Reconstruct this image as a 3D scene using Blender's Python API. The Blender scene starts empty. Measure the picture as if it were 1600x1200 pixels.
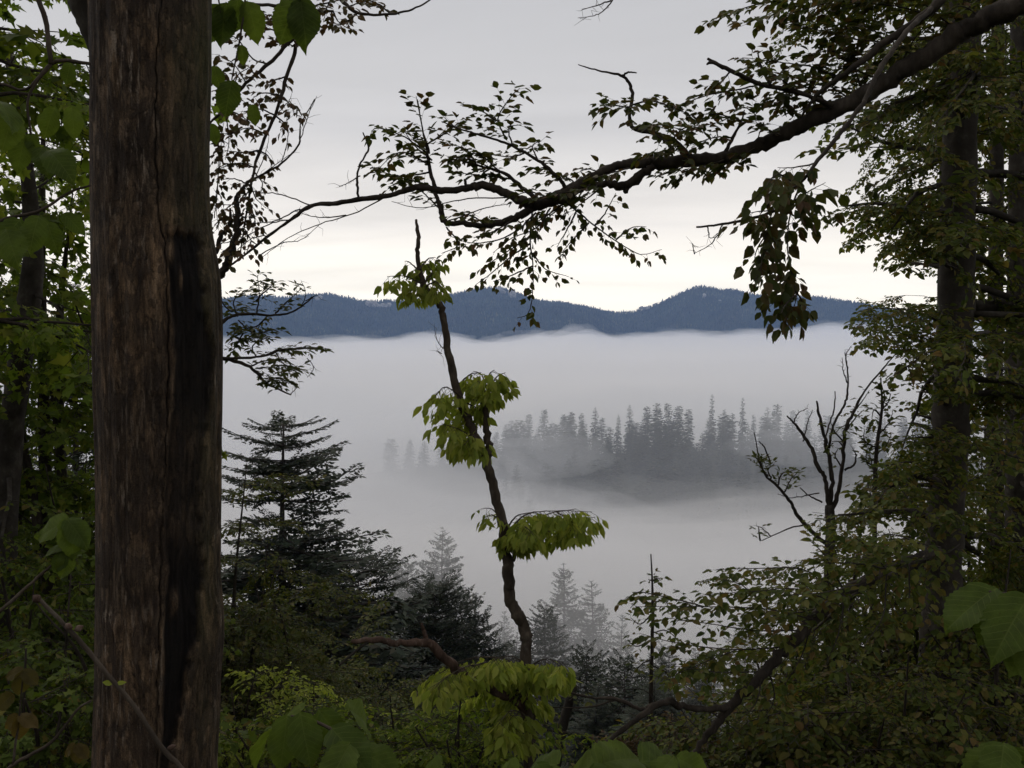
import bpy, math, random
import numpy as np
from mathutils import Vector, Matrix, noise as mnoise

S = bpy.context.scene
COL = S.collection
R = math.radians

# ------------------------------------------------------------------ camera, sky, sun, exposure
FPX, CAMZ, PITCH = 1386.0, 1.65, R(3.7)
cam = bpy.data.cameras.new('camera')
cam.sensor_width = 36.0
cam.lens = 36.0 * FPX / 1600.0
cam.clip_start, cam.clip_end = 0.05, 30000.0
co = bpy.data.objects.new('camera', cam)
co.location = (0, 0, CAMZ)
co.rotation_euler = (R(90) - PITCH, 0, 0)
COL.objects.link(co)
S.camera = co

SUN_EL, SUN_AZ = R(52), R(-35)          # azimuth measured from +Y towards +X
W = bpy.data.worlds.new('World')
S.world = W
W.use_nodes = True
nt = W.node_tree
nt.nodes.clear()
def N(nt, t, **kw):
    n = nt.nodes.new(t)
    for k, v in kw.items():
        setattr(n, k, v)
    return n
def math_node(nt, op, a, b=None, c=None, clamp=False):
    n = nt.nodes.new('ShaderNodeMath'); n.operation = op; n.use_clamp = clamp
    for i, v in enumerate((a, b, c)):
        if v is None: continue
        if isinstance(v, (int, float)): n.inputs[i].default_value = v
        else: nt.links.new(v, n.inputs[i])
    return n.outputs[0]
def ramp(nt, fac, stops, interp='LINEAR'):
    n = nt.nodes.new('ShaderNodeValToRGB')
    n.color_ramp.interpolation = interp
    e = n.color_ramp.elements
    while len(e) < len(stops): e.new(0.5)
    for i, (p, c) in enumerate(stops):
        e[i].position = p
        e[i].color = (c[0], c[1], c[2], 1) if hasattr(c, '__len__') else (c, c, c, 1)
    nt.links.new(fac, n.inputs[0])
    return n.outputs[0]
def mixc(nt, fac, a, b, mode='MIX'):
    n = nt.nodes.new('ShaderNodeMix'); n.data_type = 'RGBA'; n.blend_type = mode
    for sock, v in ((n.inputs[0], fac), (n.inputs[6], a), (n.inputs[7], b)):
        if isinstance(v, (int, float)): sock.default_value = v
        elif isinstance(v, tuple): sock.default_value = (v[0], v[1], v[2], 1)
        else: nt.links.new(v, sock)
    return n.outputs[2]

tc = N(nt, 'ShaderNodeTexCoord')
sep = N(nt, 'ShaderNodeSeparateXYZ'); nt.links.new(tc.outputs['Generated'], sep.inputs[0])
sky = N(nt, 'ShaderNodeTexSky', sky_type='NISHITA')
sky.sun_disc = False
sky.sun_elevation, sky.sun_rotation = SUN_EL, SUN_AZ
sky.air_density, sky.dust_density = 1.0, 2.0
z = sep.outputs[2]
zc = math_node(nt, 'MAXIMUM', z, 0.0)
# a cloud deck over the whole sky: plane projection so that streaks flatten towards the horizon
den = math_node(nt, 'ADD', zc, 0.11)
cx = math_node(nt, 'DIVIDE', sep.outputs[0], den)
cy = math_node(nt, 'DIVIDE', sep.outputs[1], den)
comb = N(nt, 'ShaderNodeCombineXYZ')
nt.links.new(math_node(nt, 'MULTIPLY', cx, 0.42), comb.inputs[0])
nt.links.new(math_node(nt, 'ADD', math_node(nt, 'MULTIPLY', cy, 1.25), math_node(nt, 'MULTIPLY', cx, 0.12)), comb.inputs[1])
nz = N(nt, 'ShaderNodeTexNoise'); nz.inputs['Scale'].default_value = 1.1; nz.inputs['Detail'].default_value = 6
nz.inputs['Roughness'].default_value = 0.55; nz.inputs['Distortion'].default_value = 0.4
nt.links.new(comb.outputs[0], nz.inputs['Vector'])
clo = ramp(nt, zc, [(0.0, (1.98, 1.78, 1.40)), (0.05, (1.68, 1.54, 1.27)), (0.11, (1.14, 1.06, 0.95)),
                    (0.21, (0.735, 0.71, 0.69)), (0.36, (0.58, 0.572, 0.575)), (1.0, (0.545, 0.54, 0.55))])
stre = ramp(nt, nz.outputs[0], [(0.28, 0.89), (0.5, 0.99), (0.72, 1.07)])
clo2 = mixc(nt, 1.0, clo, stre, 'MULTIPLY')
clo3 = mixc(nt, 1.0, clo2, (10.0, 10.0, 10.0), 'MULTIPLY')
final = mixc(nt, 0.94, sky.outputs[0], clo3)
bg = N(nt, 'ShaderNodeBackground'); bg.inputs['Strength'].default_value = 0.1
nt.links.new(final, bg.inputs[0])
wo = N(nt, 'ShaderNodeOutputWorld'); nt.links.new(bg.outputs[0], wo.inputs[0])

sl = bpy.data.lights.new('sun', 'SUN')
sl.energy = 0.8; sl.angle = R(25); sl.color = (1.0, 0.94, 0.85)
so = bpy.data.objects.new('sun', sl)
sd = Vector((math.sin(SUN_AZ) * math.cos(SUN_EL), math.cos(SUN_AZ) * math.cos(SUN_EL), math.sin(SUN_EL)))
so.rotation_euler = sd.to_track_quat('Z', 'Y').to_euler()
COL.objects.link(so)
S.view_settings.view_transform = 'Standard'
S.view_settings.look = 'None'
S.view_settings.exposure = 0.0
S.view_settings.gamma = 1.0
S.view_settings.use_curve_mapping = False
S.cycles.max_bounces = 12
S.cycles.diffuse_bounces = 3
S.cycles.glossy_bounces = 2
S.cycles.transmission_bounces = 4
S.cycles.transparent_max_bounces = 12
S.cycles.volume_bounces = 12
S.cycles.use_denoising = True
S.cycles.use_adaptive_sampling = True
S.cycles.adaptive_threshold = 0.012
S.cycles.blur_glossy = 1.0
S.cycles.caustics_reflective = False
S.cycles.caustics_refractive = False

# ------------------------------------------------------------------ helpers
CF = np.array([0, math.cos(PITCH), -math.sin(PITCH)])
CU = np.array([0, math.sin(PITCH), math.cos(PITCH)])
CC = np.array([0, 0, CAMZ])
Z = np.array([0.0, 0, 1])
def P(px, py, d):
    """the point of the place that stands d metres into the view at this picture position"""
    return CC + np.array([1.0, 0, 0]) * ((px - 800) / FPX * d) + CF * d + CU * ((600 - py) / FPX * d)
def proj(X):
    X = np.asarray(X, float) - CC
    d = X @ CF
    dd = np.where(d > 0.05, d, 0.05)
    return 800 + X[..., 0] / dd * FPX, 600 - (X @ CU) / dd * FPX, d
def nrm(v):
    v = np.asarray(v, float)
    return v / (np.linalg.norm(v, axis=-1, keepdims=True) + 1e-12)

def spline(C, n=6):
    C = np.asarray(C, float)
    if len(C) < 3:
        t = np.linspace(0, 1, n + 1)[:, None]
        return C[0] * (1 - t) + C[-1] * t
    E = np.vstack([2 * C[0] - C[1], C, 2 * C[-1] - C[-2]])
    out = []
    t = (np.arange(n) / n)[:, None]
    for i in range(1, len(E) - 2):
        p0, p1, p2, p3 = E[i - 1], E[i], E[i + 1], E[i + 2]
        out.append(0.5 * (2 * p1 + (p2 - p0) * t + (2 * p0 - 5 * p1 + 4 * p2 - p3) * t**2 + (3 * p1 - p0 - 3 * p2 + p3) * t**3))
    out.append(C[-1:])
    return np.vstack(out)

def pxpath(pts, n=6, wob=0.0, seed=0):
    """control points (px, py, depth, width in px) -> world points and radii"""
    A = spline(np.array([p if len(p) == 4 else (*p, 4) for p in pts], float), n)
    X = np.array([P(a[0], a[1], a[2]) for a in A])
    rad = np.maximum(A[:, 3], 0.5) * A[:, 2] / FPX / 2
    if wob:
        rg = np.random.default_rng(seed)
        X = X + rg.normal(0, 1, X.shape) * (rad * wob)[:, None]
    return X, rad

def frames(X):
    T = np.gradient(X, axis=0)
    T = nrm(T)
    u = np.cross(T[0], [0.3, 0.9, 0.2]);
    if np.linalg.norm(u) < 0.1: u = np.cross(T[0], [1, 0, 0.1])
    u = nrm(u)
    U = np.zeros_like(X)
    for i in range(len(X)):
        u = u - T[i] * np.dot(u, T[i]); u = nrm(u)
        U[i] = u
    return T, U, np.cross(T, U)

class Geo:
    def __init__(self): self.V = []; self.F3 = []; self.F4 = []; self.n = 0
    def add(self, V, F3=None, F4=None):
        V = np.asarray(V, float).reshape(-1, 3)
        if F3 is not None and len(F3): self.F3.append(np.asarray(F3) + self.n)
        if F4 is not None and len(F4): self.F4.append(np.asarray(F4) + self.n)
        self.V.append(V); self.n += len(V)
    def tube(self, X, rad, sides=6, rough=0.0, seed=0, cap=True):
        X = np.asarray(X, float); rad = np.asarray(rad, float)
        if len(X) < 2: return
        T, U, B = frames(X)
        a = np.arange(sides) / sides * 2 * math.pi
        rr = np.repeat(rad[:, None], sides, 1)
        if rough:
            rg = np.random.default_rng(seed)
            k = rg.normal(0, 1, rr.shape)
            k = (k + np.roll(k, 1, 1) + np.roll(k, 1, 0)) / 1.7
            rr = rr * (1 + rough * k)
        V = X[:, None] + U[:, None] * (np.cos(a)[None, :, None] * rr[..., None]) + B[:, None] * (np.sin(a)[None, :, None] * rr[..., None])
        n = len(X)
        i, j = np.meshgrid(np.arange(n - 1), np.arange(sides), indexing='ij')
        j2 = (j + 1) % sides
        F4 = np.stack([i * sides + j, i * sides + j2, (i + 1) * sides + j2, (i + 1) * sides + j], -1).reshape(-1, 4)
        V = V.reshape(-1, 3); F3 = None
        if cap:
            V = np.vstack([V, X[:1], X[-1:] + T[-1:] * rad[-1] * 0.6])
            j = np.arange(sides); j2 = (j + 1) % sides
            F3 = np.vstack([np.stack([j2, j, np.full(sides, n * sides)], -1),
                            np.stack([(n - 1) * sides + j, (n - 1) * sides + j2, np.full(sides, n * sides + 1)], -1)])
        self.add(V, F3, F4)
    def data(self):
        V = np.vstack(self.V) if self.V else np.zeros((0, 3))
        F3 = np.vstack(self.F3) if self.F3 else np.zeros((0, 3), int)
        F4 = np.vstack(self.F4) if self.F4 else np.zeros((0, 4), int)
        return V, F3, F4

def mesh_from(name, V, F3, F4, smooth=True):
    me = bpy.data.meshes.new(name)
    n3, n4 = len(F3), len(F4)
    me.vertices.add(len(V)); me.vertices.foreach_set('co', np.asarray(V, np.float32).ravel())
    me.loops.add(n3 * 3 + n4 * 4)
    me.loops.foreach_set('vertex_index', np.concatenate([np.asarray(F3).ravel(), np.asarray(F4).ravel()]).astype(np.int32))
    me.polygons.add(n3 + n4)
    me.polygons.foreach_set('loop_start', np.concatenate([np.arange(n3) * 3, n3 * 3 + np.arange(n4) * 4]).astype(np.int32))
    me.polygons.foreach_set('use_smooth', np.full(n3 + n4, smooth))
    me.update(calc_edges=True)
    return me

BASE = {}
def thing(name, label, cat, loc, group=None):
    o = bpy.data.objects.new(name, None); COL.objects.link(o)
    o.empty_display_size = 0.2
    o.location = tuple(loc); BASE[o.name] = np.array(loc, float)
    o['label'] = label; o['category'] = cat
    if group: o['group'] = group
    return o
def obj(name, geo, mat, parent=None, smooth=True, kind=None):
    V, F3, F4 = geo.data() if isinstance(geo, Geo) else geo
    if len(V) == 0: return None
    if parent is not None: V = V - BASE[parent.name]
    me = mesh_from(name, V, F3, F4, smooth)
    for m in (mat if isinstance(mat, (list, tuple)) else [mat]): me.materials.append(m)
    o = bpy.data.objects.new(name, me); COL.objects.link(o)
    if parent is not None:
        o.parent = parent
        BASE[o.name] = BASE[parent.name]
    if kind: o['kind'] = kind
    return o

def ground(x, y):
    """height of the terrain"""
    x = np.asarray(x, float); y = np.asarray(y, float)
    yy = np.maximum(y, -400)
    s = np.interp(yy, [-400, -60, -8, 0.5, 2.5, 6, 10, 20, 35, 60, 110, 170, 240, 320, 360, 400, 430, 470, 505, 560, 650, 800, 1200, 2500, 3600, 9000],
                      [60, 14, 1.2, 0.05, -0.35, -2.1, -4.6, -10, -18, -31, -54, -82, -112, -124, -113, -99, -89, -78.5, -70, -84, -120, -150, -165, -170, -170, -170])
    w = np.clip((yy - 300) / 120, 0, 1) * np.clip((800 - yy) / 150, 0, 1)          # the misty ridge
    prof = np.interp(x, [-900, -300, -140, -60, 0, 60, 130, 200, 330, 600, 900], [-40, -34, -20, -9, -3, 0, 1, -3, -7, -12, -40])
    s = s + w * prof
    wob = 0.35 * np.sin(x * 0.31 + 1.3) * np.sin(y * 0.27 + .4) + 1.6 * np.sin(x * 0.045 + 2) * np.sin(y * 0.05) * np.clip(yy / 40, 0, 1)
    return s + wob * np.clip(yy / 5, 0, 1)

# ------------------------------------------------------------------ materials
def new_mat(name):
    m = bpy.data.materials.new(name); m.use_nodes = True
    m.node_tree.nodes.clear()
    return m, m.node_tree
def out(nt, sh, disp=None):
    o = N(nt, 'ShaderNodeOutputMaterial'); nt.links.new(sh, o.inputs['Surface'])
def noise_tex(nt, vec, scale, detail=4, rough=0.6, dist=0.0):
    n = N(nt, 'ShaderNodeTexNoise'); n.inputs['Scale'].default_value = scale; n.inputs['Detail'].default_value = detail
    n.inputs['Roughness'].default_value = rough; n.inputs['Distortion'].default_value = dist
    if vec is not None: nt.links.new(vec, n.inputs['Vector'])
    return n.outputs[0]
def mapping(nt, vec, scale=(1, 1, 1), loc=(0, 0, 0)):
    n = N(nt, 'ShaderNodeMapping'); n.inputs['Scale'].default_value = scale; n.inputs['Location'].default_value = loc
    nt.links.new(vec, n.inputs['Vector']); return n.outputs[0]
def principled(nt, col, rough=0.8, spec=0.3, bump=None, bstr=0.4, bdist=0.01):
    p = N(nt, 'ShaderNodeBsdfPrincipled')
    p.inputs['Roughness'].default_value = rough; p.inputs['Specular IOR Level'].default_value = spec
    if isinstance(col, tuple): p.inputs['Base Color'].default_value = (*col, 1)
    else: nt.links.new(col, p.inputs['Base Color'])
    if bump is not None:
        b = N(nt, 'ShaderNodeBump'); b.inputs['Strength'].default_value = bstr; b.inputs['Distance'].default_value = bdist
        nt.links.new(bump, b.inputs['Height']); nt.links.new(b.outputs[0], p.inputs['Normal'])
    return p.outputs[0]

def leaf_mat(name, stops, trans=0.4, rough=0.55, spec=0.13, patch=1.3):
    m, nt = new_mat(name)
    g = N(nt, 'ShaderNodeNewGeometry'); oi = N(nt, 'ShaderNodeObjectInfo')
    r = math_node(nt, 'FRACT', math_node(nt, 'ADD', g.outputs['Random Per Island'], oi.outputs['Random']))
    tco = N(nt, 'ShaderNodeTexCoord')
    c = ramp(nt, r, stops)
    nn = noise_tex(nt, g.outputs['Position'], patch, 4)
    c = mixc(nt, 1.0, c, ramp(nt, nn, [(0.3, 0.62), (0.7, 1.35)] if patch > .1 else [(0.35, 0.35), (0.5, 1.0), (0.65, 2.0)]), 'MULTIPLY')
    d = principled(nt, c, rough, spec)
    t = N(nt, 'ShaderNodeBsdfTranslucent')
    nt.links.new(mixc(nt, 1.0, c, (1.25, 1.3, 0.75), 'MULTIPLY'), t.inputs[0])
    mx = N(nt, 'ShaderNodeMixShader'); mx.inputs[0].default_value = trans
    nt.links.new(d, mx.inputs[1]); nt.links.new(t.outputs[0], mx.inputs[2])
    out(nt, mx.outputs[0])
    return m
def bark_mat(name, c1, c2, c3, scale=9, stretch=0.25, bstr=0.6):
    m, nt = new_mat(name)
    g = N(nt, 'ShaderNodeNewGeometry')
    v = mapping(nt, g.outputs['Position'], (1, 1, stretch))
    n1 = noise_tex(nt, v, scale, 6, 0.65)
    n2 = noise_tex(nt, g.outputs['Position'], scale * 0.35, 4)
    c = ramp(nt, n1, [(0.3, c1), (0.55, c2), (0.78, c3)])
    c = mixc(nt, 1.0, c, ramp(nt, n2, [(0.3, 0.6), (0.7, 1.3)]), 'MULTIPLY')
    out(nt, principled(nt, c, 0.9, 0.15, n1, bstr, 0.02))
    return m

M = {}
M['leaf_olive'] = leaf_mat('beech_leaf_olive', [(0.0, (0.048, 0.068, 0.015)), (0.45, (0.084, 0.104, 0.021)), (0.72, (0.118, 0.122, 0.028)),
                                         (0.92, (0.135, 0.110, 0.030)), (1.0, (0.135, 0.082, 0.030))], 0.42)
M['leaf_limb'] = leaf_mat('limb_leaf_dull', [(0.0, (0.042, 0.056, 0.015)), (0.5, (0.066, 0.072, 0.018)), (0.8, (0.085, 0.066, 0.022)), (1.0, (0.10, 0.055, 0.026))], 0.35)
M['leaf_brown'] = leaf_mat('withering_leaf', [(0.0, (0.05, 0.05, 0.018)), (0.4, (0.075, 0.052, 0.024)), (1.0, (0.10, 0.055, 0.032))], 0.3)
M['leaf_green'] = leaf_mat('forest_leaf_green', [(0.0, (0.045, 0.066, 0.011)), (0.5, (0.080, 0.112, 0.018)), (0.85, (0.120, 0.150, 0.026)), (1.0, (0.13, 0.10, 0.024))], 0.42)
M['leaf_bright'] = leaf_mat('young_leaf_bright', [(0.0, (0.17, 0.215, 0.034)), (0.5, (0.24, 0.28, 0.046)), (1.0, (0.32, 0.33, 0.07))], 0.45)
M['leaf_maple'] = leaf_mat('maple_leaf_green', [(0.0, (0.080, 0.120, 0.016)), (0.6, (0.14, 0.19, 0.026)), (1.0, (0.20, 0.21, 0.036))], 0.5)
M['leaf_under'] = leaf_mat('understory_leaf', [(0.0, (0.042, 0.056, 0.014)), (0.6, (0.074, 0.086, 0.02)), (1.0, (0.105, 0.088, 0.026))], 0.35)
M['needle'] = leaf_mat('fir_needle', [(0.0, (0.020, 0.030, 0.018)), (0.7, (0.034, 0.044, 0.024)), (1.0, (0.05, 0.046, 0.03))], 0.08, 0.6, 0.2)
M['needle_far'] = leaf_mat('distant_needle', [(0.0, (0.016, 0.026, 0.018)), (0.7, (0.040, 0.052, 0.032)), (1.0, (0.085, 0.085, 0.045))], 0.05, 0.7, 0.1)
M['needle_mountain'] = leaf_mat('mountain_needle', [(0.0, (0.012, 0.022, 0.015)), (0.6, (0.035, 0.046, 0.028)), (1.0, (0.085, 0.080, 0.045))], 0.05, 0.7, 0.1, patch=.0065)
M['bark_dark'] = bark_mat('dark_bark', (0.022, 0.018, 0.014), (0.045, 0.036, 0.028), (0.085, 0.072, 0.058), 14)
M['bark_grey'] = bark_mat('grey_beech_bark', (0.026, 0.021, 0.017), (0.050, 0.043, 0.035), (0.115, 0.104, 0.088), 7, 0.8)
M['bark_red'] = bark_mat('reddish_dead_bark', (0.035, 0.022, 0.016), (0.080, 0.050, 0.037), (0.22, 0.18, 0.15), 22)
M['bark_sapling'] = bark_mat('sapling_bark', (0.035, 0.027, 0.020), (0.065, 0.050, 0.037), (0.13, 0.11, 0.085), 20, 0.5)
M['bark_fir'] = bark_mat('fir_bark', (0.03, 0.025, 0.022), (0.055, 0.047, 0.042), (0.11, 0.10, 0.09), 8)

# ------------------------------------------------------------------ leaf shapes
def ovate(kind, seed=0):
    """folded leaf of unit length along +X, face up +Z"""
    rg = np.random.default_rng(seed)
    if kind == 'beech':
        xs, ws = [0.0, 0.28, 0.62, 1.0], [0.0, 0.29, 0.27, 0.0]
    elif kind == 'narrow':
        xs, ws = [0.0, 0.3, 0.65, 1.0], [0.0, 0.19, 0.17, 0.0]
    fold = 0.10 + 0.06 * rg.random(); cur = 0.12 + 0.12 * rg.random()
    if kind == 'elm': xs, ws = [0.0, 0.28, 0.6, 1.0], [0.0, 0.215, 0.20, 0.0]; fold *= .8
    def zz(x): return -cur * x * x
    V = [(0, 0, 0)] + [(x, w, fold * w / 0.29 * 0.7 + zz(x)) for x, w in zip(xs[1:3], ws[1:3])] + [(1, 0, zz(1))] + \
        [(x, -w, fold * w / 0.29 * 0.7 + zz(x)) for x, w in zip(xs[2:0:-1], ws[2:0:-1])]
    F = [(0, 3, 2, 1), (0, 5, 4, 3)]
    return np.array(V, float), np.zeros((0, 3), int), np.array(F)
def lobed(seed=0):
    rg = np.random.default_rng(seed)
    rim = [(0, 0)]
    pts = [(-0.02, 0.40), (0.28, 0.24), (0.50, 0.54), (0.60, 0.21), (1.0, 0.0)]
    o = pts + [(x, -y) for x, y in pts[-2::-1]]
    V = [(0, 0, 0)] + [(x, y, 0.10 * abs(y) - 0.18 * x * x - 0.05 * rg.random()) for x, y in o] + [(0.38, 0, -0.03)]
    c = len(V) - 1; n = len(o)
    F = [(c, i, i + 1) for i in range(1, n)] + [(c, 0, 1), (c, n, 0)]
    return np.array(V, float), np.array(F), np.zeros((0, 4), int)
LEAF = {'beech': [ovate('beech', i) for i in range(3)], 'elm': [ovate('elm', i) for i in range(3)], 'narrow': [ovate('narrow', i) for i in range(3)], 'lobed': [lobed(i) for i in range(3)]}

def rot_from(dirs, normals):
    X = nrm(dirs); Y = nrm(np.cross(normals, X)); Zz = np.cross(X, Y)
    return np.stack([X, Y, Zz], -1)                 # columns are the axes

class Leaves:
    def __init__(self): self.p = []; self.R = []; self.s = []
    def add(self, p, d, n, s):
        self.p.append(np.atleast_2d(p)); self.R.append(rot_from(np.atleast_2d(d), np.atleast_2d(n))); self.s.append(np.atleast_1d(s))
    def arr(self):
        if not self.p: return np.zeros((0, 3)), np.zeros((0, 3, 3)), np.zeros(0)
        return np.vstack(self.p), np.concatenate(self.R), np.concatenate(self.s)
    def addarr(self, p, Rm, s): self.p.append(p); self.R.append(Rm); self.s.append(s)

def inst(geo, tmpl, p, Rm, s):
    V, F3, F4 = tmpl
    n = len(p)
    if n == 0: return
    W_ = np.einsum('nij,vj->nvi', Rm * s[:, None, None], V) + p[:, None]
    off = (np.arange(n) * len(V))[:, None, None]
    geo.add(W_.reshape(-1, 3), (F3[None] + off).reshape(-1, 3) if len(F3) else None, (F4[None] + off).reshape(-1, 4) if len(F4) else None)

LEAFMESH = {}
def put_leaves(parent, L, kind, mat, single=300, seed=0, keep=None, name='leaf'):
    """the leaves that show largest become objects of their own, the rest one mass of foliage"""
    p, Rm, s = L.arr()
    if len(p) == 0: return
    if keep is not None:
        k = keep(p); p, Rm, s = p[k], Rm[k], s[k]
        if len(p) == 0: return
    rg = np.random.default_rng(seed)
    tm = LEAF[kind]
    px, py, d = proj(p)
    vis = (px > -10) & (px < 1610) & (py > -10) & (py < 1210) & (d > 0.2) & ~((px > 150) & (px < 340) & (d > 3.6))
    score = np.where(vis, s * FPX / np.maximum(d, .2) * rg.uniform(0.7, 1.3, len(p)), -1)
    order = np.argsort(-score)
    n1 = min(single, int((score > 9).sum()))
    first, rest = order[:n1], order[n1:]
    if n1:
        key = (kind, mat.name)
        if key not in LEAFMESH:
            LEAFMESH[key] = []
            for t in tm:
                me = mesh_from('leaf', *t); me.materials.append(mat); LEAFMESH[key].append(me)
        b = BASE[parent.name]
        for q in first:
            o = bpy.data.objects.new(name, LEAFMESH[key][int(rg.integers(3))])
            mt = np.eye(4); mt[:3, :3] = Rm[q] * s[q]; mt[:3, 3] = p[q] - b
            o.parent = parent
            o.matrix_local = Matrix(mt.tolist())
            COL.objects.link(o)
    if len(rest):
        g = Geo(); w = rg.integers(0, 3, len(rest))
        for i in range(3):
            q = rest[w == i]; inst(g, tm[i], p[q], Rm[q], s[q])
        obj('foliage', g, mat, parent, True, 'stuff')

def leafy(path, L, tw, rg, leaf=0.07, step=0.07, side=0.25, start=0.0, droop=0.35, up=Z, ang=50, tilt=0.35, gap=0.62, twig_r=0.0016, end=1.0, hang=0.0, spike=False):
    """side shoots and leaves along a twig"""
    path = np.asarray(path, float)
    seg = np.linalg.norm(np.diff(path, axis=0), axis=1); cum = np.concatenate([[0], np.cumsum(seg)])
    tot = cum[-1]
    if tot < 1e-4: return
    ts = np.arange(start * tot, end * tot, step)
    sgn = 1 if rg.random() < .5 else -1
    for t in ts:
        i = min(np.searchsorted(cum, t, 'right') - 1, len(seg) - 1)
        f = (t - cum[i]) / max(seg[i], 1e-9)
        p = path[i] * (1 - f) + path[i + 1] * f
        T = nrm(path[i + 1] - path[i])
        lat = np.cross(up + rg.normal(0, .25, 3), T)
        ln = np.linalg.norm(lat)
        if ln < 0.05: lat = np.cross(rg.normal(0, 1, 3), T)
        lat = nrm(lat) * sgn; sgn = -sgn
        a = R(ang + rg.normal(0, 12))
        sl_ = side * (0.35 + 0.75 * rg.random()) * (1 - 0.45 * (t / tot))
        dr = T * math.cos(a) + lat * math.sin(a) + rg.normal(0, .12, 3) - Z * hang
        dr = nrm(dr)
        n = max(2, int(sl_ / (leaf * gap)))
        q = p.copy(); pts = [p]
        l2 = 1 if rg.random() < .5 else -1
        for k in range(n):
            dr = nrm(dr - Z * droop * leaf * 2.2 + rg.normal(0, .07, 3))
            q = q + dr * leaf * gap; pts.append(q)
            lt = np.cross(up, dr); lt = nrm(lt) if np.linalg.norm(lt) > .05 else nrm(np.cross(rg.normal(0, 1, 3), dr))
            ld = dr * 0.62 + lt * l2 * 0.75 - Z * (0.25 * droop + hang * .6) + rg.normal(0, .18, 3); l2 = -l2
            nn_ = up + rg.normal(0, tilt, 3) + lt * l2 * 0.2
            L.add(q, ld, nn_, leaf * rg.uniform(.5, 1.3))
        L.add(q, dr - Z * (.2 * droop + hang * .5), up + rg.normal(0, tilt, 3), leaf * rg.uniform(.7, 1.15))
        if tw is not None:
            if spike:
                e = nrm(np.cross(pts[-1] - pts[0], Z + .01)) * twig_r * 2
                tw.add([pts[0] - e, pts[0] + e, pts[len(pts) // 2] + e * .6, pts[-1], pts[len(pts) // 2] - e * .6], [(0, 1, 2), (0, 2, 4), (4, 2, 3)])
            else: tw.tube(np.array(pts), np.linspace(twig_r, twig_r * .5, len(pts)), 3, cap=False)

# spray templates (unit length along +X, flat, drooping at the tip)
def spray_template(seed, leaf, step, side, droop=0.3, **kw):
    rg = np.random.default_rng(seed)
    L = Leaves(); tw = Geo()
    x = np.linspace(0, 1, 9)
    path = np.stack([x, 0.06 * np.sin(x * 5 + seed), -0.16 * x * x + 0.02 * np.sin(x * 9 + seed)], -1)
    leafy(path, L, tw, rg, leaf=leaf, step=step, side=side, droop=droop, start=0.06, twig_r=0.004, spike=True, **kw)
    tw.tube(path[::4], np.linspace(0.009, 0.003, 3), 3, cap=False)
    return L.arr(), tw.data()
SPRAY = {
    'beech': [spray_template(i, (.080, .090, .098, .098, .112, .132)[i], (.052, .056, .058, .060, .066, .074)[i], (.36, .42, .38, .46, .40, .44)[i], gap=.56) for i in range(6)],
    'fine':  [spray_template(20 + i, 0.066, 0.060, 0.40, gap=.58) for i in range(5)],
    'lush':  [spray_template(40 + i, 0.13, 0.085, 0.44, 0.5, tilt=0.45, gap=.55) for i in range(5)],
    'big':   [spray_template(60 + i, 0.17, 0.105, 0.46, 0.5, tilt=0.45, gap=.55) for i in range(5)],
}
def put_sprays(L, tw, kind, p, dirs, ups, s, rg):
    tm = SPRAY[kind]
    p = np.asarray(p, float)
    if len(p) == 0: return
    qx, qy, qd = proj(p)                                     # nothing is built far outside what can be seen
    k_ = (qx > -330) & (qx < 1930) & (qy > -330) & (qy < 1500) & (qd > .3)
    p, dirs, ups, s = p[k_], np.asarray(dirs)[k_], np.asarray(ups)[k_], np.asarray(s)[k_]
    if len(p) == 0: return
    w = rg.integers(0, len(tm), len(p)); Rm = rot_from(np.asarray(dirs, float), np.asarray(ups, float)); s = np.asarray(s, float)
    for i, ((lp, lR, ls), td) in enumerate(tm):
        q = np.where(w == i)[0]
        if len(q) == 0: continue
        wp = np.einsum('nij,kj->nki', Rm[q] * s[q][:, None, None], lp) + p[q][:, None]
        wR = np.einsum('nij,kjl->nkil', Rm[q], lR)
        wsz = s[q][:, None] * ls[None]
        L.addarr(wp.reshape(-1, 3), wR.reshape(-1, 3, 3), wsz.reshape(-1))
        if tw is not None: inst(tw, td, p[q], Rm[q], s[q])

def in_poly(px, py, poly):
    poly = np.asarray(poly, float); res = np.zeros(np.shape(px), bool)
    j = len(poly) - 1
    for i in range(len(poly)):
        xi, yi = poly[i]; xj, yj = poly[j]
        c = ((yi > py) != (yj > py)) & (px < (xj - xi) * (py - yi) / (yj - yi + 1e-9) + xi)
        res ^= c; j = i
    return res
# the clearing through which the valley is seen: forest limbs have kept out of it
OPEN = [(340, -50), (352, 640), (470, 640), (530, 700), (560, 800), (620, 880), (640, 960), (700, 1010), (880, 1010), (990, 1000),
        (985, 940), (1090, 900), (1190, 865), (1255, 815), (1300, 780), (1360, 745), (1415, 660), (1425, 590), (1375, 545), (1330, 490),
        (1400, 440), (1390, 380), (1310, 350), (1300, 310), (1370, 250), (1290, 215), (1180, 140), (1090, 40), (1000, -50)]

def along(X, f):
    seg = np.linalg.norm(np.diff(X, axis=0), axis=1); cum = np.concatenate([[0], np.cumsum(seg)])
    t = np.clip(f, 0, .9999) * cum[-1]
    i = min(np.searchsorted(cum, t, 'right') - 1, len(seg) - 1)
    g = (t - cum[i]) / seg[i]
    return X[i] * (1 - g) + X[i + 1] * g, nrm(X[i + 1] - X[i])

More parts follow.
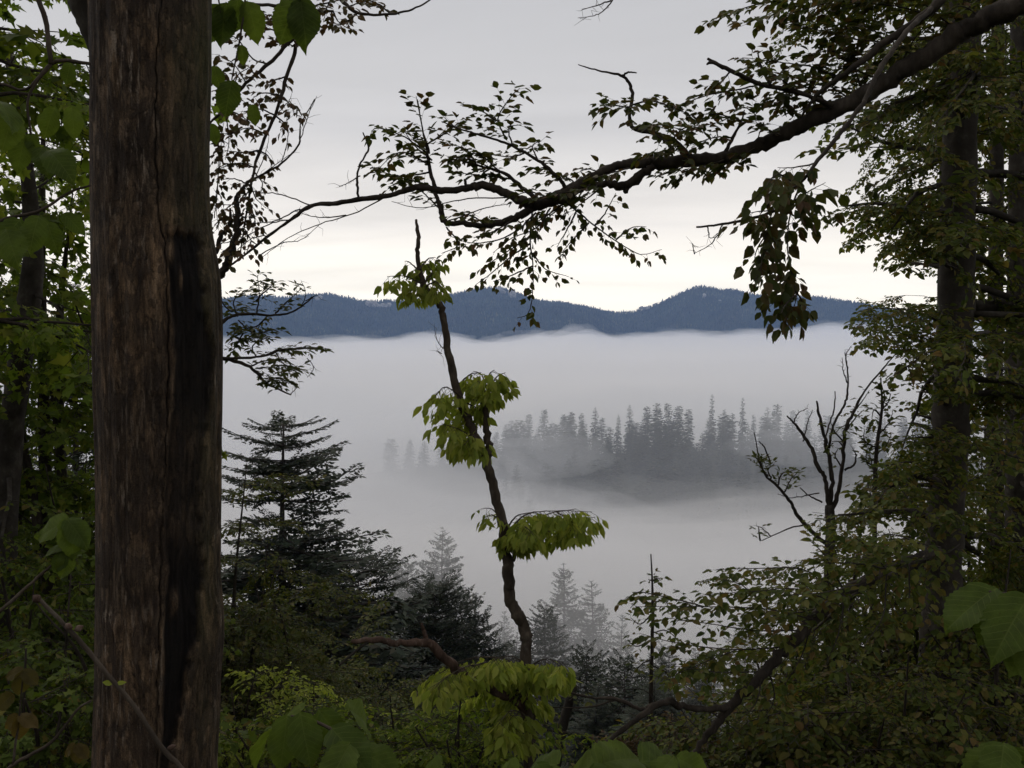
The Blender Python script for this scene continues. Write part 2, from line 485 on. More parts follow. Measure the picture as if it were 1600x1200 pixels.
def limb_sprays(X, rg, step, size, f0=0.15, spread=0.75, up_j=0.25, drp=0.1):
    """positions, directions, ups, sizes of sprays along a limb"""
    tot = np.linalg.norm(np.diff(X, axis=0), axis=1).sum()
    n = max(2, int(tot * (1 - f0) / step))
    ps, ds, us, ss = [], [], [], []
    sg = 1
    for k in range(n):
        f = f0 + (1 - f0) * (k + rg.random()) / n
        p, T = along(X, f)
        lat = np.cross(Z, T); lat = nrm(lat) if np.linalg.norm(lat) > .1 else nrm(np.array([rg.normal(), rg.normal(), 0]))
        d = T * rg.uniform(.3, .9) + lat * sg * spread * rg.uniform(.5, 1.2) - Z * (drp + rg.normal(0, .12)); sg = -sg
        ps.append(p); ds.append(nrm(d)); us.append(Z + rg.normal(0, up_j, 3)); ss.append(size * rg.uniform(.6, 1.25) * (1 - .3 * f))
    p, T = along(X, 1)
    ps.append(p); ds.append(nrm(T - Z * .1)); us.append(Z + rg.normal(0, up_j, 3)); ss.append(size * .8)
    return ps, ds, us, ss

def auto_limbs(X, rad, rg, n, f0, f1, length, az=None, rise=0.25, sag=0.35):
    """limbs leaving a trunk: world polylines and radii"""
    res = []
    for k in range(n):
        f = f0 + (f1 - f0) * (k + rg.random()) / n
        p, T = along(X, f)
        r0 = np.interp(f, np.linspace(0, 1, len(rad)), rad) * .24
        a = rg.uniform(0, 2 * math.pi) if az is None else rg.uniform(R(az[0]), R(az[1]))
        Ln = length * rg.uniform(.55, 1.15) * (1 - .35 * (f - f0) / max(f1 - f0, .01))
        d = np.array([math.sin(a), math.cos(a), rise + rg.normal(0, .15)])
        pts = [p]
        m = 7
        for i in range(m):
            d = nrm(d + rg.normal(0, .13, 3) - Z * sag / m)
            pts.append(pts[-1] + d * Ln / m)
        res.append((np.array(pts), np.linspace(min(r0, .05 * Ln), .006, m + 1)))
    return res

def broadleaf(name, label, cat, trunk, bark, limbs, spr, leafkind, leafmat, spray_step, spray_size, seed, group=None,
              single=300, clip_open=True, tsides=10, trunk_rough=0.03, f0=0.15, base=None, up_j=0.25, drp=0.1, extra=None, keepout=None):
    """trunk: (X, rad); limbs: list of (X, rad)"""
    rg = np.random.default_rng(seed)
    X, rad = trunk
    t = thing(name, label, cat, X[0] if base is None else base, group)
    g = Geo(); g.tube(X, rad, tsides, trunk_rough, seed); obj('trunk', g, bark, t)
    L = Leaves(); tw = Geo()
    for k, (lx, lr) in enumerate(limbs):
        g = Geo(); g.tube(lx, lr, 6, 0.05, seed + k)
        ps, ds, us, ss = limb_sprays(lx, rg, spray_step, spray_size, f0, up_j=up_j, drp=drp)
        ps, ds, us, ss = map(np.array, (ps, ds, us, ss))
        if clip_open:
            tip = ps + ds * ss[:, None] * .7
            px, py, d = proj(tip); px0, py0, _ = proj(ps)
            k_ = ~in_poly(px, py, OPEN) & ~in_poly(px0, py0, OPEN)
            ps, ds, us, ss = ps[k_], ds[k_], us[k_], ss[k_]
            ex, ey, _ = proj(lx)
            bad = in_poly(ex, ey, OPEN)
            if bad.any():
                c = int(np.argmax(bad))
                if c < 2: continue
                g = Geo(); g.tube(lx[:c], lr[:c] * np.linspace(.8, .12, c), 6, 0.05, seed + k)
        obj('branch', g, bark, t)
        put_sprays(L, tw, spr, ps, ds, us, ss, rg)
    if extra: extra(L, tw, rg, t)
    obj('twigs', tw, bark, t, kind='stuff')
    put_leaves(t, L, leafkind, leafmat, single, seed)
    return t

# ------------------------------------------------------------------ terrain
def heightfield(xs, ys, fz):
    Xg, Yg = np.meshgrid(xs, ys)
    V = np.stack([Xg, Yg, fz(Xg, Yg)], -1).reshape(-1, 3)
    nx, ny = len(xs), len(ys)
    i, j = np.meshgrid(np.arange(ny - 1), np.arange(nx - 1), indexing='ij')
    F = np.stack([i * nx + j, i * nx + j + 1, (i + 1) * nx + j + 1, (i + 1) * nx + j], -1).reshape(-1, 4)
    return V, np.zeros((0, 3), int), F
def fbm(x, y, seed=0, oct=4, base=1.0):
    """cheap smooth noise: sums of sines in random directions"""
    rg = np.random.default_rng(seed)
    r = np.zeros(np.broadcast(x, y).shape); amp = 1.0; f = base; tot = 0
    for o in range(oct):
        for k in range(5):
            a = rg.uniform(0, 2 * math.pi); ph = rg.uniform(0, 6.28)
            r = r + amp * np.sin((x * math.cos(a) + y * math.sin(a)) * f * rg.uniform(.7, 1.4) + ph) / 2.2
        tot += amp; amp *= 0.52; f *= 2.03
    return r / tot
m, nt = new_mat('forest_floor')
g_ = N(nt, 'ShaderNodeNewGeometry')
n1 = noise_tex(nt, g_.outputs['Position'], 0.7, 8, .7); n2 = noise_tex(nt, g_.outputs['Position'], 6, 6, .7)
c = ramp(nt, n1, [(0.35, (0.030, 0.022, 0.013)), (0.5, (0.035, 0.036, 0.014)), (0.7, (0.045, 0.052, 0.018))])
c = mixc(nt, 1.0, c, ramp(nt, n2, [(0.3, 0.5), (0.7, 1.5)]), 'MULTIPLY')
out(nt, principled(nt, c, 0.95, 0.1, n2, 0.8, 0.05))
M['floor'] = m
xs = np.concatenate([-np.geomspace(5750, 30, 36), np.linspace(-28, 28, 41), np.geomspace(30, 5750, 36)])
ys = np.concatenate([np.linspace(-400, -20, 20), np.linspace(-18, 60, 60), np.linspace(63, 200, 40), np.linspace(206, 640, 60), np.geomspace(660, 6200, 26)])
o = obj('ground', heightfield(xs, ys, ground), M['floor'], kind='structure')

# mountains: the skyline as it stands some five kilometres away
SKY = [(-900, 560), (-500, 530), (-200, 517), (0, 512), (100, 492), (200, 476), (300, 469), (350, 466), (400, 463), (440, 462), (460, 464), (490, 459),
       (520, 457), (545, 462), (570, 467), (610, 466), (650, 465), (690, 462), (720, 454), (755, 447), (775, 445), (800, 449),
       (825, 460), (850, 466), (880, 468), (920, 475), (955, 484), (980, 485), (1005, 480), (1035, 467), (1060, 455), (1085, 445), (1105, 446),
       (1125, 451), (1140, 449), (1165, 456), (1200, 462), (1250, 461), (1300, 470), (1345, 478), (1400, 487), (1500, 494), (1600, 498),
       (1900, 510), (2500, 540)]
SKY = np.array(SKY, float)
DR = 5000.0
def mount(x, y):
    px = 800 + x / DR * FPX
    top = CAMZ + (506.5 - np.interp(px, SKY[:, 0], SKY[:, 1])) / FPX * DR
    base = -180
    dr = DR + 160 * np.sin(x * .0021 + 1) + 90 * np.sin(x * .0057)
    t = np.where(y < dr, np.clip((y - 3500) / (dr - 3500), 0, 1), np.clip(1 - (y - dr) / 1100, 0, 1))
    s = t ** 1.25
    gul = fbm(x * .0042, y * .0016, 3, 4, 1.0) * 85 * np.clip((1 - t) * 3, 0, 1) * np.clip(t * 4, 0, 1)
    return base + (top - base) * s + gul
m, nt = new_mat('mountain_soil')
g_ = N(nt, 'ShaderNodeNewGeometry'); n1 = noise_tex(nt, g_.outputs['Position'], 0.004, 6, .65)
c = ramp(nt, n1, [(0.35, (0.016, 0.024, 0.014)), (0.55, (0.026, 0.032, 0.017)), (0.75, (0.050, 0.038, 0.02))])
out(nt, principled(nt, c, 0.95, 0.05)); M['mountain'] = m
xs = np.linspace(-5500, 5500, 300); ys = np.concatenate([np.linspace(3500, 5200, 70), np.linspace(5250, 6150, 8)])
obj('mountain_range', heightfield(xs, ys, mount), M['mountain'], kind='structure')
# its forest: far spruces, one mass
rg = np.random.default_rng(5)
n = 50000
tx = rg.uniform(-2300, 2700, n); ty = rg.uniform(4000, 5330, n)
ridge = rg.random(n) < .06
ty = np.where(ridge, DR + 160 * np.sin(tx * .0021 + 1) + 90 * np.sin(tx * .0057) + rg.normal(0, 22, n), ty)
tz = mount(tx, ty) - 1
th = rg.gamma(9, 1.15, n) + 3 ; tr = th * rg.uniform(.16, .27, n)
a = np.arange(3) / 3 * 2 * math.pi + .5
ring = np.stack([np.cos(a), np.sin(a)], -1)
V = np.zeros((n, 4, 3))
V[:, :3, 0] = tx[:, None] + ring[None, :, 0] * tr[:, None] * rg.uniform(.7, 1.3, (n, 3)); V[:, :3, 1] = ty[:, None] + ring[None, :, 1] * tr[:, None]
V[:, :3, 2] = tz[:, None] + th[:, None] * .08
V[:, 3, 0] = tx; V[:, 3, 1] = ty; V[:, 3, 2] = tz + th
F = np.stack([np.arange(3), (np.arange(3) + 1) % 3, np.full(3, 3)], -1)[None] + (np.arange(n) * 4)[:, None, None]
obj('mountain_forest', (V.reshape(-1, 3), F.reshape(-1, 3), np.zeros((0, 4), int)), M['needle_mountain'], smooth=False, kind='stuff')
# pale limestone outcrops
m, nt = new_mat('limestone'); g_ = N(nt, 'ShaderNodeNewGeometry')
n1 = noise_tex(nt, g_.outputs['Position'], 0.05, 6, .7)
out(nt, principled(nt, ramp(nt, n1, [(0.3, (0.16, 0.15, 0.14)), (0.6, (0.45, 0.43, 0.41)), (0.8, (0.6, 0.58, 0.56))]), .95, .1)); M['rock'] = m
def rock(px, py, w, h, label, seed):
    d = 4700.0
    for k in range(400):                                   # where the line of sight meets the slope
        X = P(px, py, d)
        if X[2] < mount(X[0], X[1]): break
        d += 3
    rg = np.random.default_rng(seed)
    g = Geo(); sx, sz = w / FPX * d / 2 * 1.15, h / FPX * d / 2 * 1.2; X = X + np.array([0, -9, 7.0])
    for q in range(5):
        c = X + np.array([rg.uniform(-.6, .6) * sx, rg.uniform(-8, 4), rg.uniform(-.5, .5) * sz])
        nlat, nlon = 6, 9
        th_ = np.linspace(0, math.pi, nlat)[:, None]; ph = np.arange(nlon)[None] / nlon * 2 * math.pi
        rr = rg.uniform(.45, 1.15, (nlat, nlon)); rr[0] = rr[0, 0]; rr[-1] = rr[-1, 0]
        k = rg.uniform(.35, .8)
        V = np.stack([np.sin(th_) * np.cos(ph) * rr * sx * k, np.sin(th_) * np.sin(ph) * rr * 14, np.cos(th_) * rr * sz * k * 1.3 + 0 * ph], -1) + c
        i, j = np.meshgrid(np.arange(nlat - 1), np.arange(nlon), indexing='ij')
        F = np.stack([i * nlon + j, (i + 1) * nlon + j, (i + 1) * nlon + (j + 1) % nlon, i * nlon + (j + 1) % nlon], -1).reshape(-1, 4)
        g.add(V.reshape(-1, 3), None, F)
    o = obj('rock_outcrop', g, M['rock'], smooth=False)
    o['label'] = label; o['category'] = 'rock'; o['group'] = 'pale outcrops on the far mountain'
for a_ in [(782, 457, 20, 11, 'pale outcrop just under the middle summit of the far mountain', 1),
           (800, 464, 12, 14, 'small upright pale outcrop right of the middle summit', 2),
           (583, 478, 22, 12, 'broad pale outcrop on the saddle left of the slim tree', 3),
           (604, 479, 14, 7, 'flat low pale outcrop at the right end of the saddle', 4),
           (1123, 478, 10, 12, 'brightest pale crag in the middle of the right mountain slope', 5),
           (1100, 465, 5, 9, 'thin pale streak of rock under the right summit', 6),
           (1008, 484, 16, 6, 'low pale outcrop at the foot of the right peak by the gap', 7),
           (498, 468, 12, 7, 'faint pale outcrop on the far left hump of the skyline', 8),
           (1154, 475, 5, 6, 'smallest pale rock fleck on the right mountain', 9)]:
    rock(*a_)

# ------------------------------------------------------------------ air and fog
def vol_mat(name, color, dens, aniso=0.0):
    m, nt = new_mat(name)
    v = N(nt, 'ShaderNodeVolumePrincipled')
    v.inputs['Color'].default_value = (*color, 1); v.inputs['Density'].default_value = dens
    v.inputs['Anisotropy'].default_value = aniso
    o = N(nt, 'ShaderNodeOutputMaterial'); nt.links.new(v.outputs[0], o.inputs['Volume'])
    return m
def closed(xs, ys, ztop, zbot):
    V, _, F = heightfield(xs, ys, ztop)
    nx, ny = len(xs), len(ys); n = nx * ny
    V2 = V.copy(); V2[:, 2] = zbot if np.isscalar(zbot) else zbot(V[:, 0], V[:, 1])
    Fb = F[:, ::-1] + n
    def side(idx):
        idx = np.array(idx); return np.stack([idx[1:], idx[:-1], idx[:-1] + n, idx[1:] + n], -1)
    b = np.arange(nx); r = np.arange(ny) * nx + nx - 1; t = np.arange(nx)[::-1] + (ny - 1) * nx; l = (np.arange(ny) * nx)[::-1]
    return np.vstack([V, V2]), np.zeros((0, 3), int), np.vstack([F, Fb, side(b), side(r), side(t), side(l)])
HAZE_D, FOG_D, SEA_D = 8.5e-5, 0.012, 0.011
hz = Geo()
hx, y0, y1, z0, z1 = 5800.0, -620.0, 6250.0, -240.0, 330.0
hz.add([(-hx, y0, z0), (hx, y0, z0), (hx, y1, z0), (-hx, y1, z0), (-hx, y0, z1), (hx, y0, z1), (hx, y1, z1), (-hx, y1, z1)], None,
       [(0, 3, 2, 1), (4, 5, 6, 7), (0, 1, 5, 4), (1, 2, 6, 5), (2, 3, 7, 6), (3, 0, 4, 7)])
obj('haze', hz, vol_mat('blue_air', (0.41, 0.60, 1.0), HAZE_D), smooth=False, kind='stuff')

def sea_top(x, y):
    base = np.interp(y, [530, 640, 900, 2000, 3600, 4900], [-80, -60, -53, -52, -54, -52])
    amp = np.interp(y, [530, 900, 2500, 4400], [2.0, 2.5, 5, 13])
    px = 800 + x / np.maximum(y, 1) * FPX
    edge = np.interp(px, [-300, 300, 500, 560, 620, 690, 720, 745, 790, 840, 895, 930, 960, 1050, 1200, 1290, 1420, 2000],
                     [-20, -28, -38, -28, -20, -2, -8, -30, -18, 0, 12, 0, -8, -2, 4, 22, 32, 32])
    return base + 1.9 * edge * np.clip((y - 2600) / 1600, 0, 1) + amp * fbm(x * .004 + 0.002 * y, y * .0028, 11, 4, 1.0) + np.interp(y, [900, 3000, 4400], [0, 5, 20]) * fbm(x * .021, y * .006, 13, 4, 1.0)
xs = np.concatenate([np.linspace(-5600, -2100, 25), np.linspace(-2050, 2300, 170), np.linspace(2350, 5600, 12)])
ys = np.concatenate([np.linspace(531, 1500, 32), np.linspace(1530, 4950, 56)])
obj('fog_sea', closed(xs, ys, sea_top, -232.0), vol_mat('fog_sea', (0.996, 0.99, 0.988), SEA_D, 0.0), kind='stuff')
# thinner skins of mist lying on the sea of fog feather its upper edge
xv = np.concatenate([np.linspace(-5550, -2100, 8), np.linspace(-2000, 2250, 130), np.linspace(2400, 5550, 8)])
ys = np.concatenate([np.linspace(1400, 2900, 14), np.linspace(2960, 4900, 32)])
for k_, (up_, am_, dn_) in enumerate([(8, 13, .0016), (17, 20, .0010), (30, 26, .0006)]):
    obj('fog_veil', closed(xv, ys - 9 * k_, lambda x, y: sea_top(x, y) + np.interp(y, [1400, 3000], [.4, 1]) * (up_ + am_ * fbm(x * (.010 + .004 * k_), y * .004, 17 + k_, 4, 1.0)), -231.0 + .6 * k_),
        vol_mat('fog_veil', (0.996, 0.99, 0.988), dn_, 0.0), kind='stuff')

def bank_top(x, y):
    base = np.interp(y, [55, 80, 110, 200, 300, 350, 450, 520, 640], [-13.2, -18.2, -25, -43.5, -64, -73, -82, -84, -90])
    left = np.clip((14 - x) / 80, 0, 1) * np.clip((y - 220) / 200, 0, 1) * 24
    lobe = 7 * np.exp(-((x - 25) / 45) ** 2) * np.exp(-((y - 390) / 60) ** 2) - 5 * np.exp(-((x - 110) / 40) ** 2) * np.clip((y - 250) / 150, 0, 1)
    return base + left + lobe + np.interp(y, [55, 110, 300, 500], [.8, 1.6, 3.4, 4.5]) * fbm(x * .035, y * .026, 23, 4, 1.0)
xs = np.concatenate([np.linspace(-1400, -330, 14), np.linspace(-320, 420, 100), np.linspace(440, 1400, 14)])
ys = np.concatenate([np.linspace(55, 200, 45), np.linspace(203, 640, 80)])
base_bank = bank_top
bank_top = lambda x, y: base_bank(x, y) - 25 * np.clip((x - 5) / 70, 0, 1) * np.clip((y - 240) / 120, 0, 1)
yy_ = np.linspace(57.5, 138, 34)
obj('slope_mist', closed(xs, yy_, lambda x, y: base_bank(x, y) + 2 + 2 * fbm(x * .06, y * .05, 51, 3, 1.0), -235.9), vol_mat('slope_mist', (0.965, 0.955, 0.957), .0075, 0.0), kind='stuff')
obj('fog_bank', closed(xs, ys, lambda x, y: bank_top(x, y) - 4, -233.0), vol_mat('fog_bank', (0.97, 0.962, 0.965), FOG_D * .5, 0.0), kind='stuff')
for k_, (up_, am_, sc_, dn_) in enumerate([(1.5, 4, .030, .25), (7, 6, .045, .20), (13, 7, .06, .14)]):
    yy_ = np.linspace(110 + 11 * k_, 632 - 3 * k_, 48)
    obj('fog_wisps', closed(xs, yy_, lambda x, y: bank_top(x, y) + np.interp(y, [100, 260], [.35, 1]) * (up_ + am_ * fbm(x * sc_, y * sc_ * .6, 29 + k_, 4, 1.0)), -234.0 - k_ * .7),
        vol_mat('fog_wisps', (0.992, 0.984, 0.984), FOG_D * dn_, 0.0), kind='stuff')
# thin mist drifting in front of the ridge
yy_ = np.linspace(250, 497, 40)
obj('ridge_mist', closed(xs, yy_, lambda x, y: -29 + 10 * fbm(x * .03, y * .02, 41, 4, 1.0) + np.interp(y, [250, 330, 470, 497], [-6, 0, 0, -4]) + np.clip(-x / 60, 0, 1) * 6, -236.5), vol_mat('ridge_mist', (0.90, 0.925, 0.97), 0.0018, 0.0), kind='stuff')
def wisp(px, py, d, rx, ry, rz, dens, seed):
    c = P(px, py, d); g = Geo()
    nlat, nlon = 15, 32
    th_ = np.linspace(0, math.pi, nlat)[:, None]; ph = np.arange(nlon)[None] / nlon * 2 * math.pi
    nx_, ny_, nz_ = np.sin(th_) * np.cos(ph), np.sin(th_) * np.sin(ph), np.cos(th_) + 0 * ph
    rr = 1 + .34 * fbm(nx_ * 2.6 + seed, ny_ * 2.6 + nz_ * 1.7, seed, 4, 1.0); rr[0] = rr[0].mean(); rr[-1] = rr[-1].mean()
    V = np.stack([nx_ * rr * rx, ny_ * rr * ry, nz_ * rr * rz], -1) + c
    i, j = np.meshgrid(np.arange(nlat - 1), np.arange(nlon), indexing='ij')
    F = np.stack([i * nlon + j, (i + 1) * nlon + j, (i + 1) * nlon + (j + 1) % nlon, i * nlon + (j + 1) % nlon], -1).reshape(-1, 4)
    g.add(V.reshape(-1, 3), None, F)
    obj('fog_wisp', g, vol_mat('fog_wisp', (0.992, 0.984, 0.984), dens, 0.0), kind='stuff')
for k_, a_ in enumerate([(860, 712, 440, 42, 26, 9, .009), (1235, 700, 445, 30, 22, 9, .008), (1270, 662, 470, 40, 22, 9, .008), 
                         (800, 668, 470, 36, 20, 10, .009), (1135, 668, 480, 20, 12, 6, .006), (640, 555, 3600, 260, 200, 26, .0022), (900, 534, 4100, 240, 220, 30, .0016), (560, 560, 2600, 300, 200, 14, .002), (1180, 545, 3000, 300, 200, 18, .0018), (690, 526, 4150, 170, 150, 24, .0016), (560, 534, 4100, 230, 150, 16, .0014), (1060, 526, 4150, 240, 150, 18, .0012), (1270, 516, 4200, 230, 150, 22, .0013), (835, 524, 4200, 150, 120, 24, .0014), (420, 540, 4000, 260, 150, 20, .0014)]):
    wisp(*a_, 60 + k_)

# ------------------------------------------------------------------ conifers
def bough_template(seed, ntw, near=True, wide=0.34):
    """one fir bough, unit length along +X, flat and feathered"""
    rg = np.random.default_rng(seed); g = Geo()
    def axis(t): return np.array([t, 0.03 * math.sin(4 * t + seed), -0.10 * t + 0.13 * t * t * t])
    X = np.array([axis(t) for t in np.linspace(0, 1, 4)])
    stick = Geo(); stick.tube(X, np.linspace(.017, .004, 4), 3, cap=False)
    def brush(p, d, ln, w):
        d = nrm(d)
        k = max(2, int(ln / (0.048 if near else 0.10)))
        lat = nrm(np.cross(Z, d))
        for i in range(k):
            f = (i + .5) / k
            q = p + d * ln * f
            for s in (-1, 1):
                e = nrm(d * rg.uniform(.5, 1.0) + lat * s * rg.uniform(.4, 1.0) + Z * rg.uniform(-.35, .30))
                l = w * rg.uniform(.7, 1.4) * (1.1 - .4 * f)
                n_ = nrm(np.cross(e, Z + rg.normal(0, .5, 3)))
                wd = .21 if near else .27
                g.add([q, q + e * l * .45 + n_ * l * wd, q + e * l, q + e * l * .45 - n_ * l * wd], None, [(0, 1, 2, 3)])
    for i in range(ntw):
        t = 0.14 + 0.86 * (i + rg.random() * .6) / ntw
        p = axis(min(t, 1))
        for s in (-1, 1):
            a = R(rg.uniform(38, 66))
            ln = wide * (1.06 - t) * rg.uniform(.65, 1.15) + .05
            d = np.array([math.cos(a), s * math.sin(a), rg.uniform(-.22, .06)])
            brush(p, d, ln, .085 if near else .13)
    brush(axis(.9), np.array([1, 0, .15]), .12, .08)
    return g.data(), stick.data()
BOUGH = [bough_template(i, 13) for i in range(4)]
BOUGH_MID = [bough_template(10 + i, 7, False) for i in range(3)]
def far_bough(seed):
    rg = np.random.default_rng(seed); g = Geo()
    for k in range(5):
        t = k / 5; a = rg.uniform(-.8, .8)
        p = np.array([t * .8, 0, -.1 * t]); e = nrm([1, a, rg.uniform(-.35, .1)]); n_ = nrm([-a, 1, rg.normal(0, .5)]); l = rg.uniform(.3, .5)
        g.add([p, p + e * l * .5 + n_ * .17, p + e * l, p + e * l * .5 - n_ * .17], None, [(0, 1, 2, 3)])
    return g.data(), Geo().data()
BOUGH_FAR = [far_bough(i) for i in range(4)]

def conifer_geo(H, prof, seed, boughs, whorl, per, pitch=(0.35, -0.35), lean=0.0, tr=None, az=None, gap=0.0, f0=0.0, dead_low=0.0):
    """trunk, sticks and needles of a conifer standing at the origin. prof(t): bough length at t (0 top, 1 bottom)"""
    rg = np.random.default_rng(seed)
    tr = tr or H * .012
    tk = Geo(); tz = np.linspace(0, H, 10)
    TX = np.stack([lean * H * (tz / H) ** 2 + .01 * H * np.sin(tz / H * 5 + seed) * (tz / H), 0.008 * H * np.sin(tz / H * 4 + seed * 2), tz], -1)
    tk.tube(TX, tr * (1 - .9 * tz / H), 8, .03, seed)
    st, nd = Geo(), Geo()
    ps, Rs, ss = [], [], []
    nl = int(H * (1 - f0) / whorl)
    for k in range(nl):
        t = (k + .15) / nl
        zc_ = H * (1 - t * (1 - f0))
        c0 = np.array([np.interp(zc_, tz, TX[:, 0]), np.interp(zc_, tz, TX[:, 1]), zc_])
        n = per + (rg.random() < .5)
        a0 = rg.uniform(0, 6.28)
        for q in range(n):
            if rg.random() < gap: continue
            a = a0 + q * 2 * math.pi / n + rg.normal(0, .25)
            ln = prof(t) * rg.uniform(.62, 1.15)
            pi_ = pitch[0] * (1 - t) + pitch[1] * t + rg.normal(0, .09)
            d = np.array([math.cos(a) * math.cos(pi_), math.sin(a) * math.cos(pi_), math.sin(pi_)])
            ps.append(c0 + [0, 0, rg.normal(0, whorl * .25)]); Rs.append(rot_from(d, Z + rg.normal(0, .15, 3))); ss.append(ln)
    ps, Rs, ss = np.array(ps), np.array(Rs), np.array(ss)
    w = rg.integers(0, len(boughs), len(ps))
    for i, (b, s_) in enumerate(boughs):
        q = w == i
        inst(nd, b, ps[q], Rs[q], ss[q])
        if len(s_[0]): inst(st, s_, ps[q], Rs[q], ss[q])
    return tk, st, nd
def rounded(Rm, top=.28, p=.7, flat=0.0):
    return lambda t: Rm * (top + (1 - top) * min(1, t * 1.25) ** p) * (1 - flat * max(0, t - .75))

def conifer(name, label, loc, H, prof, seed, boughs=BOUGH_MID, whorl=.5, per=5, group=None, mat='needle', rz=0.0, cat='conifer', **kw):
    t = thing(name, label, cat, loc, group)
    tk, st, nd = conifer_geo(H, prof, seed, boughs, whorl, per, **kw)
    b = BASE[t.name]
    for nm, g, mt, kd in (('trunk', tk, M['bark_fir'], None), ('branches', st, M['bark_fir'], 'stuff'), ('needle_crown', nd, M[mat], 'stuff')):
        V, F3, F4 = g.data()
        if len(V): obj(nm, (V + b, F3, F4), mt, t, kind=kd)
    t.rotation_euler = (0, 0, rz)
    return t
def copy_thing(o, loc, rz=0, sc=1.0, label=None, group=None, sz=None):
    c = o.copy(); COL.objects.link(c); c.location = tuple(loc); c.rotation_euler = (0, 0, rz); c.scale = (sc, sc, sz or sc)
    if label: c['label'] = label
    if group: c['group'] = group
    for ch in o.children:
        q = ch.copy(); COL.objects.link(q); q.parent = c
    return c
def foot(px, d):
    """foot of something seen in this picture column at this distance"""
    X = P(px, 600, d); return np.array([X[0], X[1], float(ground(X[0], X[1]))])
def top_height(px, py, d):
    """base point on the ground and height so that the tip is seen at (px, py)"""
    X = P(px, py, d); b = np.array([X[0], X[1], float(ground(X[0], X[1]))])
    return b, X[2] - b[2]

# the ridge in the fog: five shapes of old fir, each copied
RV = []
for i, (pr, gp) in enumerate([(rounded(4.6, .34, .5), .14), (rounded(4.2, .18, .65), .12), (rounded(5.2, .48, .5, .3), .22), (rounded(3.8, .30, .5), .16), (rounded(4.6, .16, .7), .16)]):
    tk, st, nd = conifer_geo(26, pr, 100 + i, BOUGH_FAR, .62, 6, pitch=(.25, -.35), tr=.34, gap=gp)
    g = Geo()
    V1, A3, A4 = tk.data(); V2, B3, B4 = nd.data()
    me = mesh_from('fir', np.vstack([V1, V2]), np.vstack([A3, B3 + len(V1)]), np.vstack([A4, B4 + len(V1)]))
    me.materials.append(M['bark_fir']); me.materials.append(M['needle_far'])
    n1_ = len(V1)
    idx = np.zeros(len(me.polygons), np.int32); nA3, nB3, nA4 = len(A3), len(B3), len(A4)
    idx[nA3:nA3 + nB3] = 1; idx[nA3 + nB3 + nA4:] = 1
    me.polygons.foreach_set('material_index', idx)
    RV.append(me)
rg = np.random.default_rng(77)
def ridge_tree(px, py, d, v, label, sc=1.0):
    b, h = top_height(px, py, d)
    o = bpy.data.objects.new('fir_tree', RV[v]); COL.objects.link(o)
    h = max(h, 9.0)
    o.location = tuple(b); s = h / 26; o.scale = (max(s, .6) * sc, max(s, .6) * sc, s); o.rotation_euler = (0, 0, rg.uniform(0, 6.28))
    o['label'] = label; o['category'] = 'conifer'; o['group'] = 'firs along the ridge in the fog'
    return o
SKYL = [(826, 648, 0), (850, 641, 0), (880, 648, 0), (893, 645, 0), (908, 646, 3), (930, 637, 1), (966, 648, 1), (984, 633, 1), (1012, 636, 0), (1027, 632, 2),
        (1044, 631, 0), (1060, 635, 0), (1076, 641, 2), (1132, 640, 3), (1145, 646, 3), (1178, 648, 3), (1199, 637, 4), (1214, 634, 2), (1239, 642, 0), (1262, 640, 3)]
ORD = 'first second third fourth fifth sixth seventh eighth ninth tenth eleventh twelfth thirteenth fourteenth fifteenth sixteenth seventeenth eighteenth nineteenth twentieth'.split()
LOOK = ['round topped fir', 'tapering fir', 'flat topped fir', 'slim fir', 'pointed fir']
for q_, (px, py, v) in enumerate(SKYL):
    ridge_tree(px, py, rg.uniform(492, 512), v, LOOK[v] + ' on the skyline of the foggy ridge, ' + ORD[q_] + ' from the left', rg.uniform(.82, 1.12))
for k in range(42):
    ridge_tree(rg.uniform(785, 1300), rg.uniform(648, 688), rg.uniform(486, 508), int(rg.integers(5)), 'shorter fir between the tall ones on the crest of the foggy ridge', rg.uniform(1.3, 1.9))
ridge_tree(1113, 617, 502, 4, 'tallest narrow fir rising above the foggy ridge right of centre', .62)
ridge_tree(1161, 622, 506, 4, 'second tall narrow fir on the foggy ridge, right of the tallest', .68)
ridge_tree(1126, 664, 478, 3, 'dark narrow fir in front of the ridge below the tallest fir', .8)
ridge_tree(1168, 660, 484, 1, 'bushy dark fir low on the ridge under the second tall fir', .9)
for px, py in [(797, 668), (810, 672), (775, 676), (765, 684), (840, 668)]:
    ridge_tree(px, py, rg.uniform(492, 512), int(rg.integers(5)), 'pale fir nearly lost in fog at the left end of the ridge', 1.4)
for px, py in [(610, 690), (640, 684), (662, 688), (690, 680), (715, 690), (740, 684)]:
    ridge_tree(px, py + rg.uniform(-4, 4), rg.uniform(490, 515), int(rg.integers(5)), 'ghostly fir hardly visible in the fog left of the slim tree', 1.7)
for k in range(150):
    px = rg.uniform(780, 1330); d = rg.uniform(385, 500)
    X = P(px, 600, d); z_ = float(ground(X[0], X[1]))
    h = rg.uniform(13, 27)
    py = proj(np.array([X[0], X[1], z_ + h]))[1]
    if py < 652: py = 652 + rg.uniform(0, 18)
    ridge_tree(px, float(py), d, int(rg.integers(5)), 'dark blue fir on the foggy slope below the ridge skyline', rg.uniform(1.3, 1.9))
for k in range(14):
    px = rg.uniform(1270, 1480); ridge_tree(px, rg.uniform(640, 668), rg.uniform(470, 515), int(rg.integers(5)), 'fir on the foggy ridge behind the right hand beeches')

